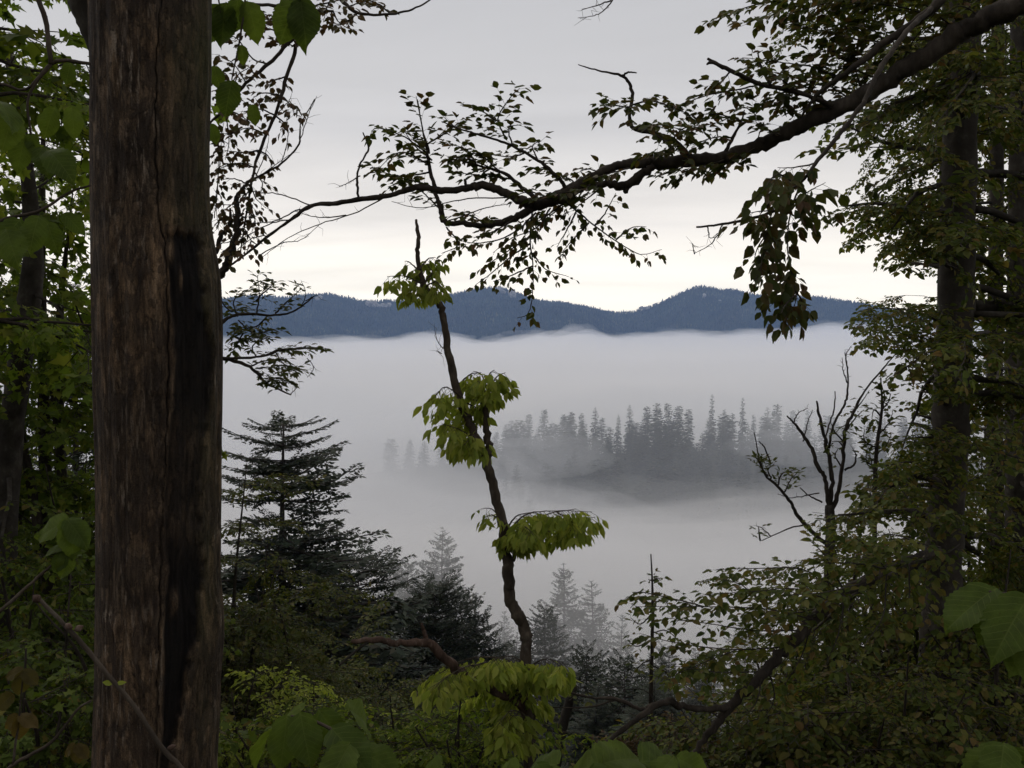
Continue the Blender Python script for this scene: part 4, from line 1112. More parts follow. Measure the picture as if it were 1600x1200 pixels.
# ------------------------------------------------------------------ slim tree in the middle
def slim():
    rg = np.random.default_rng(60)
    D = 6.5
    b = foot(828, D)
    t = thing('sapling', 'slim crooked tree with tufts of bright leaves in the middle of the view', 'tree', b)
    pts = [(828, 1190, D, 30), (825, 1120, D, 28), (821, 1060, D, 26), (822, 1010, D, 26), (821, 985, D, 26), (812, 966, D, 27), (800, 945, D, 26), (794, 915, D, 25), (792, 880, D, 25), (788, 840, D, 22), (781, 800, D, 21), (770, 755, D, 21), (758, 712, D, 20), (742, 680, D, 19), (726, 645, D, 18), (712, 600, D, 17),
           (703, 560, D, 17), (696, 515, D, 15), (690, 485, D, 14), (682, 468, D, 15), (664, 450, D, 15), (657, 425, D, 11), (652, 395, D, 10), (654, 370, D, 9), (650, 343, D, 6)]
    X, rad = pxpath([(p[0], p[1], p[2], p[3] * .70) for p in pts], 5, .18, 1)
    X = np.vstack([[b + [0, 0, -.25]], [b * .5 + X[0] * .5], X]); rad = np.concatenate([[rad[0] * 1.25, rad[0] * 1.1], rad])
    g = Geo(); g.tube(X, rad, 14, .07, 9); obj('trunk', g, M['bark_sapling'], t)
    wood(t, [[(763, 715, D, 13), (762, 690, D, 12), (759, 650, D, 10), (760, 622, D, 7), (764, 600, D, 4)]], M['bark_sapling'], seed=4)
    wood(t, [[(826, 1112, D, 12), (790, 1088, 6.4, 13), (742, 1062, 6.2, 15), (705, 1040, 6.1, 15), (678, 1012, 6.0, 14), (655, 1003, 5.95, 12), (620, 1005, 5.9, 11), (590, 1000, 5.85, 9), (551, 1001, 5.8, 7)],
             [(668, 1008, 6.0, 9), (664, 992, 6.0, 7), (659, 974, 6.0, 4)]], M['bark_red'], name='dead_branch', sides=9, rough=.1, seed=8)
    wood(t, [[(575, 1002, 5.82, 4), (550, 1022, 5.8, 4), (530, 1040, 5.8, 3)], [(800, 875, D, 8), (806, 862, D, 5)], [(826, 1160, D, 7), (845, 1175, D, 5)], [(820, 1095, D, 6), (800, 1085, 6.4, 4)]], M['bark_grey'], name='dead_twig', seed=12)
    tw = Geo(); L = Leaves()
    bare_set(tw, rg, [[(692, 545), (685, 535), (680, 522)], [(690, 552), (682, 548)]], D, 2)
    kw = dict(droop=1.0, hang=.55, tilt=.7, gap=.55)
    # tuft at the top
    twig_set(L, tw, rg, [[(660, 445), (635, 432), (605, 432)], [(660, 440), (640, 445), (628, 458)], [(662, 450), (680, 440), (690, 448)], [(656, 420), (668, 405), (680, 402)], [(655, 425), (640, 410), (632, 408)], [(664, 448), (655, 452), (645, 455)], [(665, 440), (675, 425), (668, 415)]], D, .082, .026, .13, dj=.4, **kw)
    # middle tufts
    twig_set(L, tw, rg, [[(728, 640), (705, 625), (680, 635)], [(722, 620), (695, 605), (678, 622)], [(735, 650), (710, 650), (690, 640)], [(730, 630), (750, 640), (740, 650)], [(716, 600), (735, 585), (752, 582)]], D, .088, .025, .14, dj=.5, **kw)
    twig_set(L, tw, rg, [[(762, 615), (775, 590), (790, 582)], [(762, 620), (745, 595), (722, 600)], [(760, 605), (752, 585), (740, 580)], [(762, 610), (772, 605), (785, 595)], [(760, 625), (740, 625), (728, 618)], [(763, 600), (765, 585), (772, 578)]], D, .09, .025, .13, dj=.5, **kw)
    twig_set(L, tw, rg, [[(750, 690), (720, 672), (690, 662)], [(752, 695), (735, 685), (712, 688)], [(748, 690), (728, 665), (700, 655)], [(756, 700), (742, 680), (725, 695)], [(745, 685), (720, 690), (705, 690)]], D, .09, .026, .13, dj=.5, **kw)
    # the wide tuft on the right
    twig_set(L, tw, rg, [[(790, 840), (820, 805), (870, 798), (925, 800)], [(792, 835), (830, 815), (880, 815), (930, 808)], [(790, 845), (825, 830), (860, 830), (895, 825)], [(792, 850), (815, 835), (845, 840)], [(790, 825), (810, 805), (840, 800)], [(792, 835), (812, 820), (830, 830)], [(870, 800), (890, 812), (905, 825)], [(795, 830), (850, 805), (900, 795)]], D, .088, .021, .17, dj=.8, **kw)
    twig_set(L, tw, rg, [[(784, 812), (768, 795), (752, 795)], [(785, 815), (770, 805), (758, 808)]], D, .07, .04, .08, **kw)
    # the low skirt
    twig_set(L, tw, rg, [[(822, 1050), (780, 1028), (730, 1030), (690, 1050), (665, 1070)], [(822, 1060), (780, 1045), (740, 1050), (700, 1075)], [(824, 1045), (850, 1030), (880, 1035)], [(824, 1055), (850, 1045), (872, 1055)], [(822, 1070), (790, 1060), (760, 1075), (730, 1090)], [(824, 1080), (800, 1080), (775, 1100)], [(825, 1120), (800, 1110), (780, 1130)], [(826, 1150), (808, 1140), (790, 1150)],
                         [(760, 1035), (720, 1045), (680, 1070)], [(822, 1040), (800, 1025), (770, 1030)], [(820, 1055), (760, 1040), (700, 1040), (660, 1060)], [(824, 1060), (858, 1060), (882, 1050)], [(825, 1100), (840, 1090), (850, 1095)]], 6.4, .092, .019, .19, dj=.9, **kw)
    obj('twigs', tw, M['bark_sapling'], t, kind='stuff')
    put_leaves(t, L, 'elm', M['leaf_bright'], 300, 3)
slim()

# ------------------------------------------------------------------ right hand beech and its neighbours
def trunk_path(pts, d, seed=0, up=None):
    X, rad = pxpath(pts, 5, .04, seed)
    b = foot(pts[0][0], pts[0][2])
    if X[0][2] > b[2]:
        X = np.vstack([[b + [0, 0, -.3]], X]); rad = np.concatenate([[rad[0] * 1.3], rad])
    return X, rad
def limbs_px(lists, seed=0):
    return [pxpath(p, 4, .2, seed + k) for k, p in enumerate(lists)]
def right_beech():
    rg = np.random.default_rng(70)
    T = trunk_path([(1458, 1360, 9, 72), (1462, 1200, 9, 64), (1466, 1050, 9, 60), (1474, 880, 9, 56), (1482, 720, 9, 54), (1488, 600, 9, 53), (1495, 450, 9, 52), (1500, 250, 9, 49), (1507, 60, 9.1, 45), (1512, -150, 9.2, 40), (1522, -600, 9.5, 28), (1530, -900, 9.6, 14)], 9)
    lm = limbs_px([[(1500, 330, 9, 14), (1440, 335, 8.6, 10), (1385, 318, 8.3, 7), (1318, 322, 8.0, 3)], [(1500, 250, 9, 12), (1450, 235, 8.5, 9), (1390, 225, 8.2, 6), (1330, 200, 8, 3)], [(1496, 420, 9, 12), (1450, 400, 8.6, 9), (1400, 385, 8.3, 5), (1365, 400, 8.2, 2)],
                   [(1492, 515, 9, 14), (1440, 490, 8.6, 10), (1380, 482, 8.2, 6), (1300, 490, 8, 3)], [(1490, 560, 9, 12), (1440, 535, 8.6, 8), (1395, 520, 8.3, 5), (1372, 548, 8.2, 2)], [(1488, 640, 9, 12), (1450, 610, 8.6, 8), (1410, 590, 8.3, 4), (1380, 580, 8.2, 2)],
                   [(1484, 700, 9, 12), (1450, 670, 8.4, 8), (1425, 660, 8, 4)], [(1504, 170, 9, 12), (1450, 150, 8.4, 8), (1400, 160, 8, 4)],
                   [(1520, 480, 9.1, 20), (1570, 475, 9.3, 18), (1640, 470, 9.6, 14)], [(1512, 275, 9.1, 16), (1560, 270, 9.2, 14), (1640, 290, 9.4, 10)],
                   [(1480, 760, 9, 14), (1440, 745, 8.6, 10), (1390, 760, 8.2, 5)], [(1480, 820, 9, 14), (1430, 800, 8.4, 10), (1370, 800, 8, 6), (1310, 805, 7.8, 3)]], 5)
    X, rad = T
    lm += auto_limbs(X, rad, rg, 44, .2, .76, 2.5, rise=.05, sag=.4)
    def extra(L, tw, rg, t):
        arch = [(1470, 862, 8.9, 22), (1440, 870, 8.4, 20), (1385, 890, 7.9, 19), (1320, 926, 7.5, 20), (1270, 968, 7.2, 23), (1230, 1010, 7.1, 23), (1190, 1055, 7.0, 21), (1142, 1104, 7, 18), (1110, 1145, 7, 14), (1080, 1182, 7, 10), (1060, 1215, 7, 6)]
        arm = [(1142, 1104, 7, 13), (1100, 1108, 6.9, 12), (1062, 1103, 6.85, 14), (1040, 1095, 6.8, 13), (1000, 1120, 6.75, 11), (960, 1150, 6.7, 9), (925, 1182, 6.7, 8), (900, 1215, 6.7, 5)]
        arm2 = [(1045, 1096, 6.8, 9), (1020, 1103, 6.8, 10), (1000, 1108, 6.8, 8), (965, 1093, 6.8, 7), (925, 1090, 6.8, 4), (890, 1082, 6.8, 4), (868, 1072, 6.8, 3), (867, 1045, 6.8, 2)]
        arm3 = [(960, 1093, 6.8, 4), (920, 1105, 6.8, 3), (860, 1105, 6.8, 2)]
        wood(t, [arch, arm, arm2, arm3], M['bark_dark'], sides=9, rough=.10, seed=40, thin=.8)
        bare_set(tw, rg, [[(1062, 1103), (1075, 1130), (1085, 1150)], [(1100, 1108), (1130, 1125), (1160, 1150)], [(1190, 1060), (1180, 1100), (1150, 1130)], [(1030, 1104), (1010, 1080), (990, 1075)], [(1000, 1120), (985, 1115)]], 6.9, 2.5)
        tl = [[(1270, 968), (1200, 952), (1100, 948), (992, 948)], [(1320, 926), (1255, 890), (1185, 888), (1120, 890)], [(1300, 940), (1240, 920), (1170, 925), (1090, 930)], [(1230, 1010), (1150, 1015), (1060, 1005), (1000, 990)], [(1250, 985), (1180, 985), (1110, 975), (1040, 965)],
              [(1320, 925), (1290, 870), (1260, 840)], [(1385, 890), (1350, 850), (1300, 820)], [(1200, 950), (1160, 915), (1130, 905)], [(1100, 948), (1050, 935), (1000, 925), (980, 935)], [(1385, 888), (1330, 880), (1270, 880)], [(1190, 1050), (1120, 1050), (1050, 1040)], [(1200, 1045), (1210, 1090), (1190, 1130)],
              [(1150, 1015), (1100, 1035), (1040, 1060)], [(1270, 970), (1250, 1030), (1220, 1080)], [(1320, 930), (1310, 990), (1290, 1040)], [(1385, 895), (1380, 960), (1350, 1010)], [(1420, 880), (1420, 940), (1400, 990)], [(1300, 945), (1230, 960), (1160, 960)], [(1350, 910), (1290, 925), (1230, 930)], [(1470, 855, 7.5), (1420, 850, 7.4), (1370, 868, 7.3)], [(1460, 870, 7.5), (1410, 885, 7.4), (1370, 905, 7.3)], [(1440, 850, 7.3), (1390, 835, 7.2), (1340, 845, 7.1)], [(1500, 850, 7.8), (1460, 880, 7.5), (1440, 920, 7.3)]]
        twig_set(L, tw, rg, tl, 7.2, .078, .040, .28, droop=.45, dj=.6, hang=.1)
    broadleaf('beech_tree', 'tall grey beech trunk with layered leafy branches standing at the right', 'tree', T, M['bark_grey'], lm, 'beech', 'beech', M['leaf_olive'], .145, .85, 71, extra=extra, base=foot(1458, 9), tsides=18)
right_beech()

def back_beech(label, pts, d, seed, nl, ln, f0, f1, sz=1.0, mat='leaf_olive', step=.33, spr='beech', cat='tree', bark='bark_grey', kind='beech', name='beech_tree', single=120, az=None):
    rg = np.random.default_rng(seed)
    T = trunk_path(pts, d, seed)
    lm = auto_limbs(T[0], T[1], rg, nl, f0, f1, ln, az=az, rise=.12, sag=.4)
    return broadleaf(name, label, cat, T, M[bark], lm, spr, kind, M[mat], step, sz, seed, base=foot(pts[0][0], pts[0][2]), single=single, group='beeches standing round the clearing')
back_beech('grey beech trunk at the right border behind the layered beech', [(1590, 1150, 13, 40), (1590, 700, 13, 36), (1592, 300, 13, 30), (1594, -100, 13, 24), (1600, -500, 13.4, 12)], 13, 81, 34, 3.2, .1, .95, 1.1, step=.36)
back_beech('slender pale trunk between the two right hand beeches', [(1556, 1100, 16, 26), (1554, 700, 16, 25), (1556, 400, 16, 22), (1560, 0, 16, 18), (1566, -350, 16, 9)], 16, 82, 34, 3.4, .1, .95, 1.1, step=.4)
back_beech('beech far back at the right with leaves down to the ground', [(1470, 1100, 20, 26), (1474, 700, 20, 24), (1478, 300, 20, 20), (1480, 0, 20, 14), (1480, -160, 20, 8)], 20, 83, 34, 4.0, .08, .95, 1.3, step=.46)
back_beech('thin beech in the back just outside the right border', [(1660, 1150, 15, 34), (1662, 600, 15, 30), (1664, 0, 15, 24), (1668, -400, 15, 10)], 15, 84, 30, 3.6, .08, .95, 1.2, step=.42)

def bush(label, px, top, d, spread, seed, n=6, mat='leaf_under', spr='beech', kind='beech', sz=.8, step=.22, cat='shrub', name='understory_bush', single=120, clip=True, group='leafy undergrowth on the slope', bark='bark_dark'):
    rg = np.random.default_rng(seed)
    b, h = top_height(px, top, d); h = max(h, .8)
    t = thing(name, label, cat, b, group)
    L = Leaves(); tw = Geo()
    for k in range(n):
        a = 2 * math.pi * (k + rg.random()) / n; rr = spread * rg.uniform(.25, 1.0) * (k > 0)
        hh = h * rg.uniform(.72, 1.0) * (1 - .30 * rr / max(spread, .01)) if k else h * .96
        e = b + np.array([math.sin(a) * rr, math.cos(a) * rr, hh])
        mid = b * .45 + e * .55 + np.array([math.sin(a), math.cos(a), 0]) * rr * -.12 + rg.normal(0, .05, 3) * h
        X = spline(np.array([b + [rg.normal(0, .1), rg.normal(0, .1), -.2], mid, e]), 7)
        rad = np.linspace(max(.02, h * .011), .006, len(X))
        g = Geo(); g.tube(X, rad, 6, .05, seed + k); obj('stem', g, M[bark], t)
        m_ = max(3, int(h / .8))
        subs = auto_limbs(X, rad, rg, m_ + 3, .22, .98, min(spread * 1.0, 1.7), rise=.28, sag=.5)
        allp = [[], [], [], []]
        for lx, lr in subs:
            g = Geo(); tw.tube(lx[::2], lr[::2] * .7, 3, cap=False)
            for q, v in zip(allp, limb_sprays(lx, rg, step, sz, .05)): q.extend(v)
        ps, ds, us, ss = map(np.array, allp)
        if clip:
            tip = ps + ds * ss[:, None] * .7
            x1, y1, _ = proj(tip); x0, y0, _ = proj(ps)
            k_ = ~in_poly(x1, y1, OPEN) & ~in_poly(x0, y0, OPEN)
            ps, ds, us, ss = ps[k_], ds[k_], us[k_], ss[k_]
        put_sprays(L, tw, spr, ps, ds, us, ss, rg)
    obj('twigs', tw, M[bark], t, kind='stuff')
    put_leaves(t, L, kind, M[mat], single, seed)
    return t
bush('young beech filling the right corner below the drooping limb', 1420, 1010, 7.5, 1.2, 90, 6, 'leaf_olive', sz=.8, step=.24)
bush('leafy young beech under the end of the drooping limb', 1230, 1040, 8.0, 1.2, 91, 6, 'leaf_olive', sz=.8, step=.24)
bush('leafy bush at the right border under the big beech', 1580, 840, 8.0, 1.3, 92, 6, 'leaf_olive', sz=.85, step=.26)
bush('dense bush behind the grey beech trunk on the right', 1500, 720, 12, 1.6, 93, 7, 'leaf_olive', sz=1.0, step=.32)
bush('olive young beech behind the dead forked tree on the right', 1350, 775, 13, 1.4, 94, 7, 'leaf_olive', sz=1.0, step=.32)
bush('olive bush low under the dead forked tree', 1270, 860, 14, 1.6, 95, 7, 'leaf_olive', sz=1.0, step=.34)
bush('reddish brown low bush in the dark at bottom right of the slim tree', 1050, 1100, 14, 1.0, 96, 5, 'leaf_brown', sz=.9, step=.32)
bush('bushy young beech in the gap at right above the hazel leaves', 1560, 620, 14, 1.6, 97, 6, 'leaf_olive', sz=1.1, step=.36)

# ------------------------------------------------------------------ dead forked tree and young trees on the right
def forked():
    rg = np.random.default_rng(110); D = 17
    b = foot(1296, D)
    t = thing('dead_tree', 'half dead forked tree with bare forks and few tufts against the fog at right', 'tree', b)
    X, rad = pxpath([(1300, 1100, D, 18), (1296, 1000, D, 18), (1296, 900, D, 17), (1298, 830, D, 16), (1296, 790, D, 14)], 5)
    X = np.vstack([[b - [0, 0, .2]], X]); rad = np.concatenate([[rad[0] * 1.2], rad])
    g = Geo(); g.tube(X, rad, 9, .05, 2); obj('trunk', g, M['bark_grey'], t)
    wood(t, [[(1296, 800, D, 11), (1290, 750, D, 9), (1278, 730, D, 9), (1268, 700, D, 8), (1255, 680, D, 7), (1240, 660, D, 5), (1230, 650, D, 3)],
             [(1298, 790, D, 10), (1300, 740, D, 9), (1292, 705, D, 8), (1288, 680, D, 7), (1280, 650, D, 6), (1276, 627, D, 4)],
             [(1300, 800, D, 12), (1312, 760, D, 9), (1318, 710, D, 8), (1320, 675, D, 7), (1335, 640, D, 6), (1355, 605, D, 4), (1385, 570, D, 3), (1400, 552, D, 2)],
             [(1295, 700, D, 6), (1302, 665, D, 5), (1318, 635, D, 5), (1325, 610, D, 4), (1324, 575, D, 3), (1320, 550, D, 2)], [(1320, 735, D, 5), (1335, 725, D, 4), (1338, 710, D, 3)],
             [(1288, 690, D, 4), (1295, 665, D, 3), (1303, 640, D, 3), (1305, 612, D, 2)], [(1290, 850, D, 9), (1250, 810, D, 8), (1235, 785, D, 7), (1215, 760, D, 6), (1192, 735, D, 4), (1178, 675, D, 2)],
             [(1285, 785, D, 4), (1265, 775, D, 3), (1250, 762, D, 2)], [(1205, 725, D, 3), (1195, 700, D, 3), (1186, 690, D, 2)], [(1262, 820, D, 4), (1235, 825, D, 3), (1205, 838, D, 2), (1190, 845, D, 2)]], M['bark_dark'], sides=7, rough=.08, seed=21, thin=.74)
    tw = Geo(); L = Leaves()
    bare_set(tw, rg, [[(1240, 660), (1248, 645), (1262, 638)], [(1324, 575), (1322, 555), (1330, 540)], [(1325, 600), (1318, 580), (1316, 560)], [(1338, 712), (1332, 700)], [(1280, 770), (1240, 778), (1215, 772)], [(1255, 690), (1262, 660), (1270, 640)], [(1205, 838), (1190, 825), (1182, 822)]], D, 2.2)
    twig_set(L, tw, rg, [[(1192, 735), (1185, 720), (1180, 715)], [(1215, 760), (1222, 740), (1240, 735)], [(1225, 770), (1235, 750), (1245, 740)], [(1205, 748), (1200, 735), (1210, 725)], [(1200, 745), (1190, 730), (1195, 715)]], D, .12, .045, .26, ang=30, hang=-.22, gap=.5)
    twig_set(L, tw, rg, [[(1320, 675), (1335, 655), (1350, 640)], [(1330, 645), (1345, 630), (1358, 610)], [(1318, 690), (1305, 675), (1298, 660)], [(1320, 700), (1310, 690), (1300, 690)], [(1335, 640), (1325, 660), (1312, 670)], [(1315, 730), (1305, 712), (1310, 700)], [(1188, 845), (1186, 830), (1185, 822)]], D, .12, .10, .26, gap=.7)
    put_leaves(t, L, 'elm', M['leaf_under'], 60, 5)
    obj('twigs', tw, M['bark_dark'], t, kind='stuff')
forked()
def slender(label, pts, d, leafm, seed, tw_lists, leaf=.09, step=.14, side=.3, name='young_tree', kind='beech', bark='bark_dark', **kw):
    rg = np.random.default_rng(seed)
    b = foot(pts[0][0], d)
    t = thing(name, label, 'tree', b)
    X, rad = pxpath([(p[0], p[1], d, p[2]) for p in pts], 5, .1, seed)
    X = np.vstack([[b - [0, 0, .2]], X]); rad = np.concatenate([[rad[0] * 1.2], rad])
    g = Geo(); g.tube(X, rad, 8, .05, 2); obj('trunk', g, M[bark], t)
    tw = Geo(); L = Leaves()
    twig_set(L, tw, rg, tw_lists, d, leaf, step, side, **kw)
    obj('twigs', tw, M[bark], t, kind='stuff')
    put_leaves(t, L, kind, M[leafm], 100, seed)
    return t
slender('slender leafy young tree right of the forked dead tree', [(1366, 900, 8), (1367, 770, 7), (1370, 700, 6), (1378, 640, 4), (1376, 590, 2)], 17, 'leaf_under', 121,
        [[(1370, 700), (1352, 690), (1350, 670)], [(1368, 730), (1354, 720), (1355, 700)], [(1372, 680), (1390, 660), (1395, 640)], [(1378, 640), (1382, 620), (1376, 595)], [(1370, 710), (1385, 695), (1392, 680)], [(1368, 745), (1362, 725), (1358, 705)], [(1376, 650), (1366, 640), (1362, 655)], [(1378, 640), (1388, 628), (1392, 615)]], .13, .055, .26, ang=32, hang=-.1)
slender('thin sapling with bare pointed top rising right of the slim tree', [(1016, 1150, 8), (1018, 1040, 6), (1020, 960, 5), (1019, 905, 3), (1017, 866, 2)], 12, 'leaf_olive', 122,
        [[(1018, 945), (1000, 935), (985, 950)], [(1018, 940), (1040, 940), (1045, 955)], [(1020, 960), (1000, 975), (985, 965)], [(1019, 908), (1028, 903), (1033, 908)], [(1019, 908), (1013, 905)], [(1018, 990), (1040, 985), (1060, 1000)], [(1018, 1000), (995, 1010), (980, 1000)], [(1018, 1030), (1000, 1040), (985, 1060)], [(1018, 1040), (1040, 1050), (1050, 1070)]], .08, .10, .22)
slender('leaning bare grey stem right of the slim tree foot', [(868, 1200, 17), (878, 1140, 16), (890, 1095, 14), (898, 1070, 8)], 8.5, 'leaf_under', 123, [[(890, 1095), (905, 1085), (925, 1090)], [(895, 1080), (885, 1070), (880, 1060)]], .06, .12, .12, name='leaning_sapling', bark='bark_grey')
slender('faint bare topped broadleaf tree in the fog left of the slim tree', [(742, 1010, 5), (742, 960, 4), (744, 930, 3)], 75, 'leaf_under', 124, [[(742, 950), (735, 940), (732, 932)], [(743, 945), (750, 935), (752, 930)], [(744, 938), (741, 930), (739, 926)]], .25, .5, .9)

# ------------------------------------------------------------------ left side
def withering():
    rg = np.random.default_rng(130); D = 7.4
    b = foot(262, D)
    t = thing('beech_tree', 'withering beech hidden behind the dead trunk with brown leaves on hanging branches', 'tree', b)
    X, rad = pxpath([(262, 1250, D, 40), (268, 900, D, 38), (272, 500, D, 34), (280, 200, D, 30), (300, -100, D, 24), (340, -400, D, 14)], 5, .05, 2)
    X = np.vstack([[b - [0, 0, .2]], X]); rad = np.concatenate([[rad[0] * 1.2], rad])
    g = Geo(); g.tube(X, rad, 10, .05, 2); obj('trunk', g, M['bark_dark'], t)
    wood(t, [[(310, -160, D, 12), (420, -60, 7.2, 9), (475, 20, 7.1, 7), (462, 75, 7.1, 6), (448, 120, 7.1, 6), (430, 180, 7.1, 5), (405, 235, 7.1, 5), (392, 290, 7.1, 4), (384, 340, 7.1, 3), (375, 400, 7.1, 2)],
             [(475, 20, 7.1, 6), (455, 62, 7.0, 6), (420, 100, 7.0, 6), (385, 130, 7.0, 5), (350, 170, 7.1, 4), (325, 195, 7.2, 3)],
             [(420, -60, 7.2, 8), (520, -10, 7.0, 7), (560, 20, 6.9, 5), (610, 22, 6.9, 4), (650, 12, 6.9, 3), (680, -5, 6.9, 2)], [(330, 20, 7.3, 5), (390, 8, 7.1, 5), (450, 12, 7.0, 5), (520, 18, 6.9, 4)],
             [(282, 480, D, 14), (330, 440, 7.3, 13), (352, 420, 7.2, 12), (365, 385, 7.2, 11), (372, 340, 7.2, 10), (370, 310, 7.2, 8), (382, 290, 7.2, 6), (397, 280, 7.2, 4), (440, 255, 7.2, 3), (467, 225, 7.2, 3), (470, 195, 7.2, 2), (492, 155, 7.2, 2)],
             [(338, 395, 7.2, 8), (345, 370, 7.2, 7), (358, 352, 7.2, 6), (360, 325, 7.2, 3)]], M['bark_dark'], sides=7, rough=.09, seed=5)
    tw = Geo(); L = Leaves()
    bare_set(tw, rg, [[(390, 285), (420, 265), (455, 240)], [(440, 255), (450, 215), (448, 185)], [(467, 225), (482, 180), (495, 150)], [(400, 275), (415, 240), (420, 215)], [(335, 340), (340, 290), (345, 240), (350, 190)], [(352, 350), (370, 345), (385, 350)], [(430, 180), (450, 160), (455, 150)], [(405, 400), (440, 380), (470, 375), (500, 350)]], 7.2, 2.0)
    kw = dict(droop=.6, hang=.2, tilt=.7, gap=.8)
    twig_set(L, tw, rg, [[(448, 120), (430, 125), (420, 130)], [(440, 150), (415, 145), (395, 152)], [(430, 180), (405, 170), (380, 175)], [(415, 210), (390, 200), (362, 208), (340, 208)], [(405, 235), (380, 238), (350, 235)], [(398, 262), (375, 255), (345, 262)], [(392, 290), (370, 280), (350, 280)], [(388, 310), (395, 330), (400, 350)], [(384, 340), (365, 335), (345, 350)],
                         [(384, 330), (398, 340), (395, 360)], [(340, 200), (342, 260), (338, 320), (342, 360)], [(420, 100), (395, 92), (370, 60), (345, 55)], [(385, 130), (365, 100), (340, 85)], [(350, 170), (345, 130), (338, 100)], [(350, 170), (375, 180), (392, 192)], [(462, 75), (440, 60), (420, 30)], [(455, 62), (420, 45), (385, 48)], [(392, 290), (400, 310), (415, 325)], [(375, 400), (360, 390), (348, 405)], [(388, 300), (372, 318), (350, 320)], [(430, 180), (445, 195), (440, 215)], [(440, 150), (455, 165), (460, 180)], [(405, 235), (420, 245), (425, 265)], [(398, 270), (410, 285), (408, 300)], [(380, 360), (392, 375), (385, 395)], [(350, 170), (358, 215), (352, 250)], [(365, 155), (370, 120), (390, 105)], [(372, 345), (362, 375), (345, 380)]], 7.1, .066, .042, .12, **kw)
    twig_set(L, tw, rg, [[(520, -10), (510, 15), (505, 35)], [(560, 20), (540, 35), (520, 40)], [(610, 22), (590, 5), (570, 0)], [(500, 18), (480, 5), (460, -5)], [(540, 12), (560, 5), (590, 0)], [(450, 12), (430, 25), (400, 20)], [(520, 18), (530, 35), (545, 45)], [(490, 10), (530, 0), (560, -8)]], 6.95, .066, .05, .17, droop=.5)
    put_leaves(t, L, 'beech', M['leaf_brown'], 300, 7)
    # fine leaved sprays lower down, seen against mountain and fog
    L2 = Leaves()
    wood(t, [[(280, 600, D, 9), (340, 562, 7.7, 7), (390, 573, 7.9, 5), (415, 598, 8, 4), (455, 617, 8, 2)], [(280, 560, D, 9), (345, 505, 7.8, 6), (372, 492, 7.9, 5), (430, 492, 8, 4), (462, 485, 8, 3), (490, 463, 8, 2)],
             [(345, 560, 7.7, 5), (400, 558, 7.9, 4), (450, 545, 8, 3), (505, 543, 8, 2)]], M['bark_dark'], sides=6, rough=.09, seed=15)
    bare_set(tw, rg, [[(470, 480), (478, 460), (470, 437)], [(478, 470), (495, 460)], [(455, 615), (465, 605)], [(480, 560), (490, 575), (480, 590)]], 8, 1.8)
    twig_set(L2, tw, rg, [[(400, 492), (405, 460), (402, 430)], [(400, 470), (420, 450), (430, 440)], [(430, 490), (450, 470), (472, 450)], [(372, 495), (365, 470), (385, 455)], [(420, 492), (400, 510), (370, 515)], [(372, 500), (395, 520), (430, 515)], [(380, 520), (365, 545), (352, 540)], [(400, 558), (395, 540), (420, 525)], [(415, 555), (440, 545), (465, 550)],
                          [(450, 546), (475, 545), (502, 545)], [(430, 550), (445, 570), (470, 580)], [(400, 575), (430, 575), (460, 580)], [(415, 598), (435, 590), (452, 600)], [(390, 573), (410, 565), (440, 560)], [(440, 608), (430, 595), (420, 585)], [(355, 520), (380, 530), (405, 525)], [(345, 470), (360, 485), (380, 480)]], 7.95, .070, .024, .16, droop=.25, gap=.6)
    put_leaves(t, L2, 'elm', M['leaf_under'], 100, 8)
    obj('twigs', tw, M['bark_dark'], t, kind='stuff')
withering()

# maple and beeches beyond the left border
back_beech('bright green maple in the upper left corner', [(-60, 1150, 8.5, 46), (-58, 700, 8.5, 40), (-54, 300, 8.5, 34), (-50, -100, 8.6, 28), (-50, -500, 8.8, 16)], 8.5, 140, 30, 2.2, .42, .92, 1.0, 'leaf_maple', .24, 'big', bark='bark_dark', kind='lobed', name='maple_tree')
back_beech('lichen grey beech trunk at the left border', [(-6, 1100, 11, 52), (6, 820, 11, 42), (24, 620, 11, 36), (44, 480, 11, 36), (52, 385, 11, 28), (40, 250, 11, 20), (10, 60, 11, 14)], 11, 141, 22, 2.0, .35, .98, 1.0, 'leaf_green', .3, 'beech')
bush('green young maple behind the left edge of the dead trunk', 70, 700, 11, 1.5, 150, 7, 'leaf_green', 'lush', 'lobed', .85, .36, name='young_maple')
bush('tall green young maple between dead trunk and left border, up to the sky', 72, -30, 12.5, 1.3, 155, 6, 'leaf_maple', 'big', 'lobed', .95, .42, name='young_maple')
bush('green beech in the gap behind the left border hazel', 20, 420, 14, 1.4, 156, 5, 'leaf_green', 'beech', 'beech', 1.0, .42)
bush('low green maple shoots in the lower left corner', 40, 1000, 5.5, .8, 151, 6, 'leaf_green', 'lush', 'lobed', .55, .17, name='young_maple')
bush('green bush beside the foot of the dead trunk on the left', 110, 880, 8, 1.0, 152, 6, 'leaf_green', 'lush', 'beech', .65, .2)
bush('dark green bush far left behind the hazel shoots', -20, 780, 9, 1.2, 153, 6, 'leaf_green', 'lush', 'beech', .75, .24)
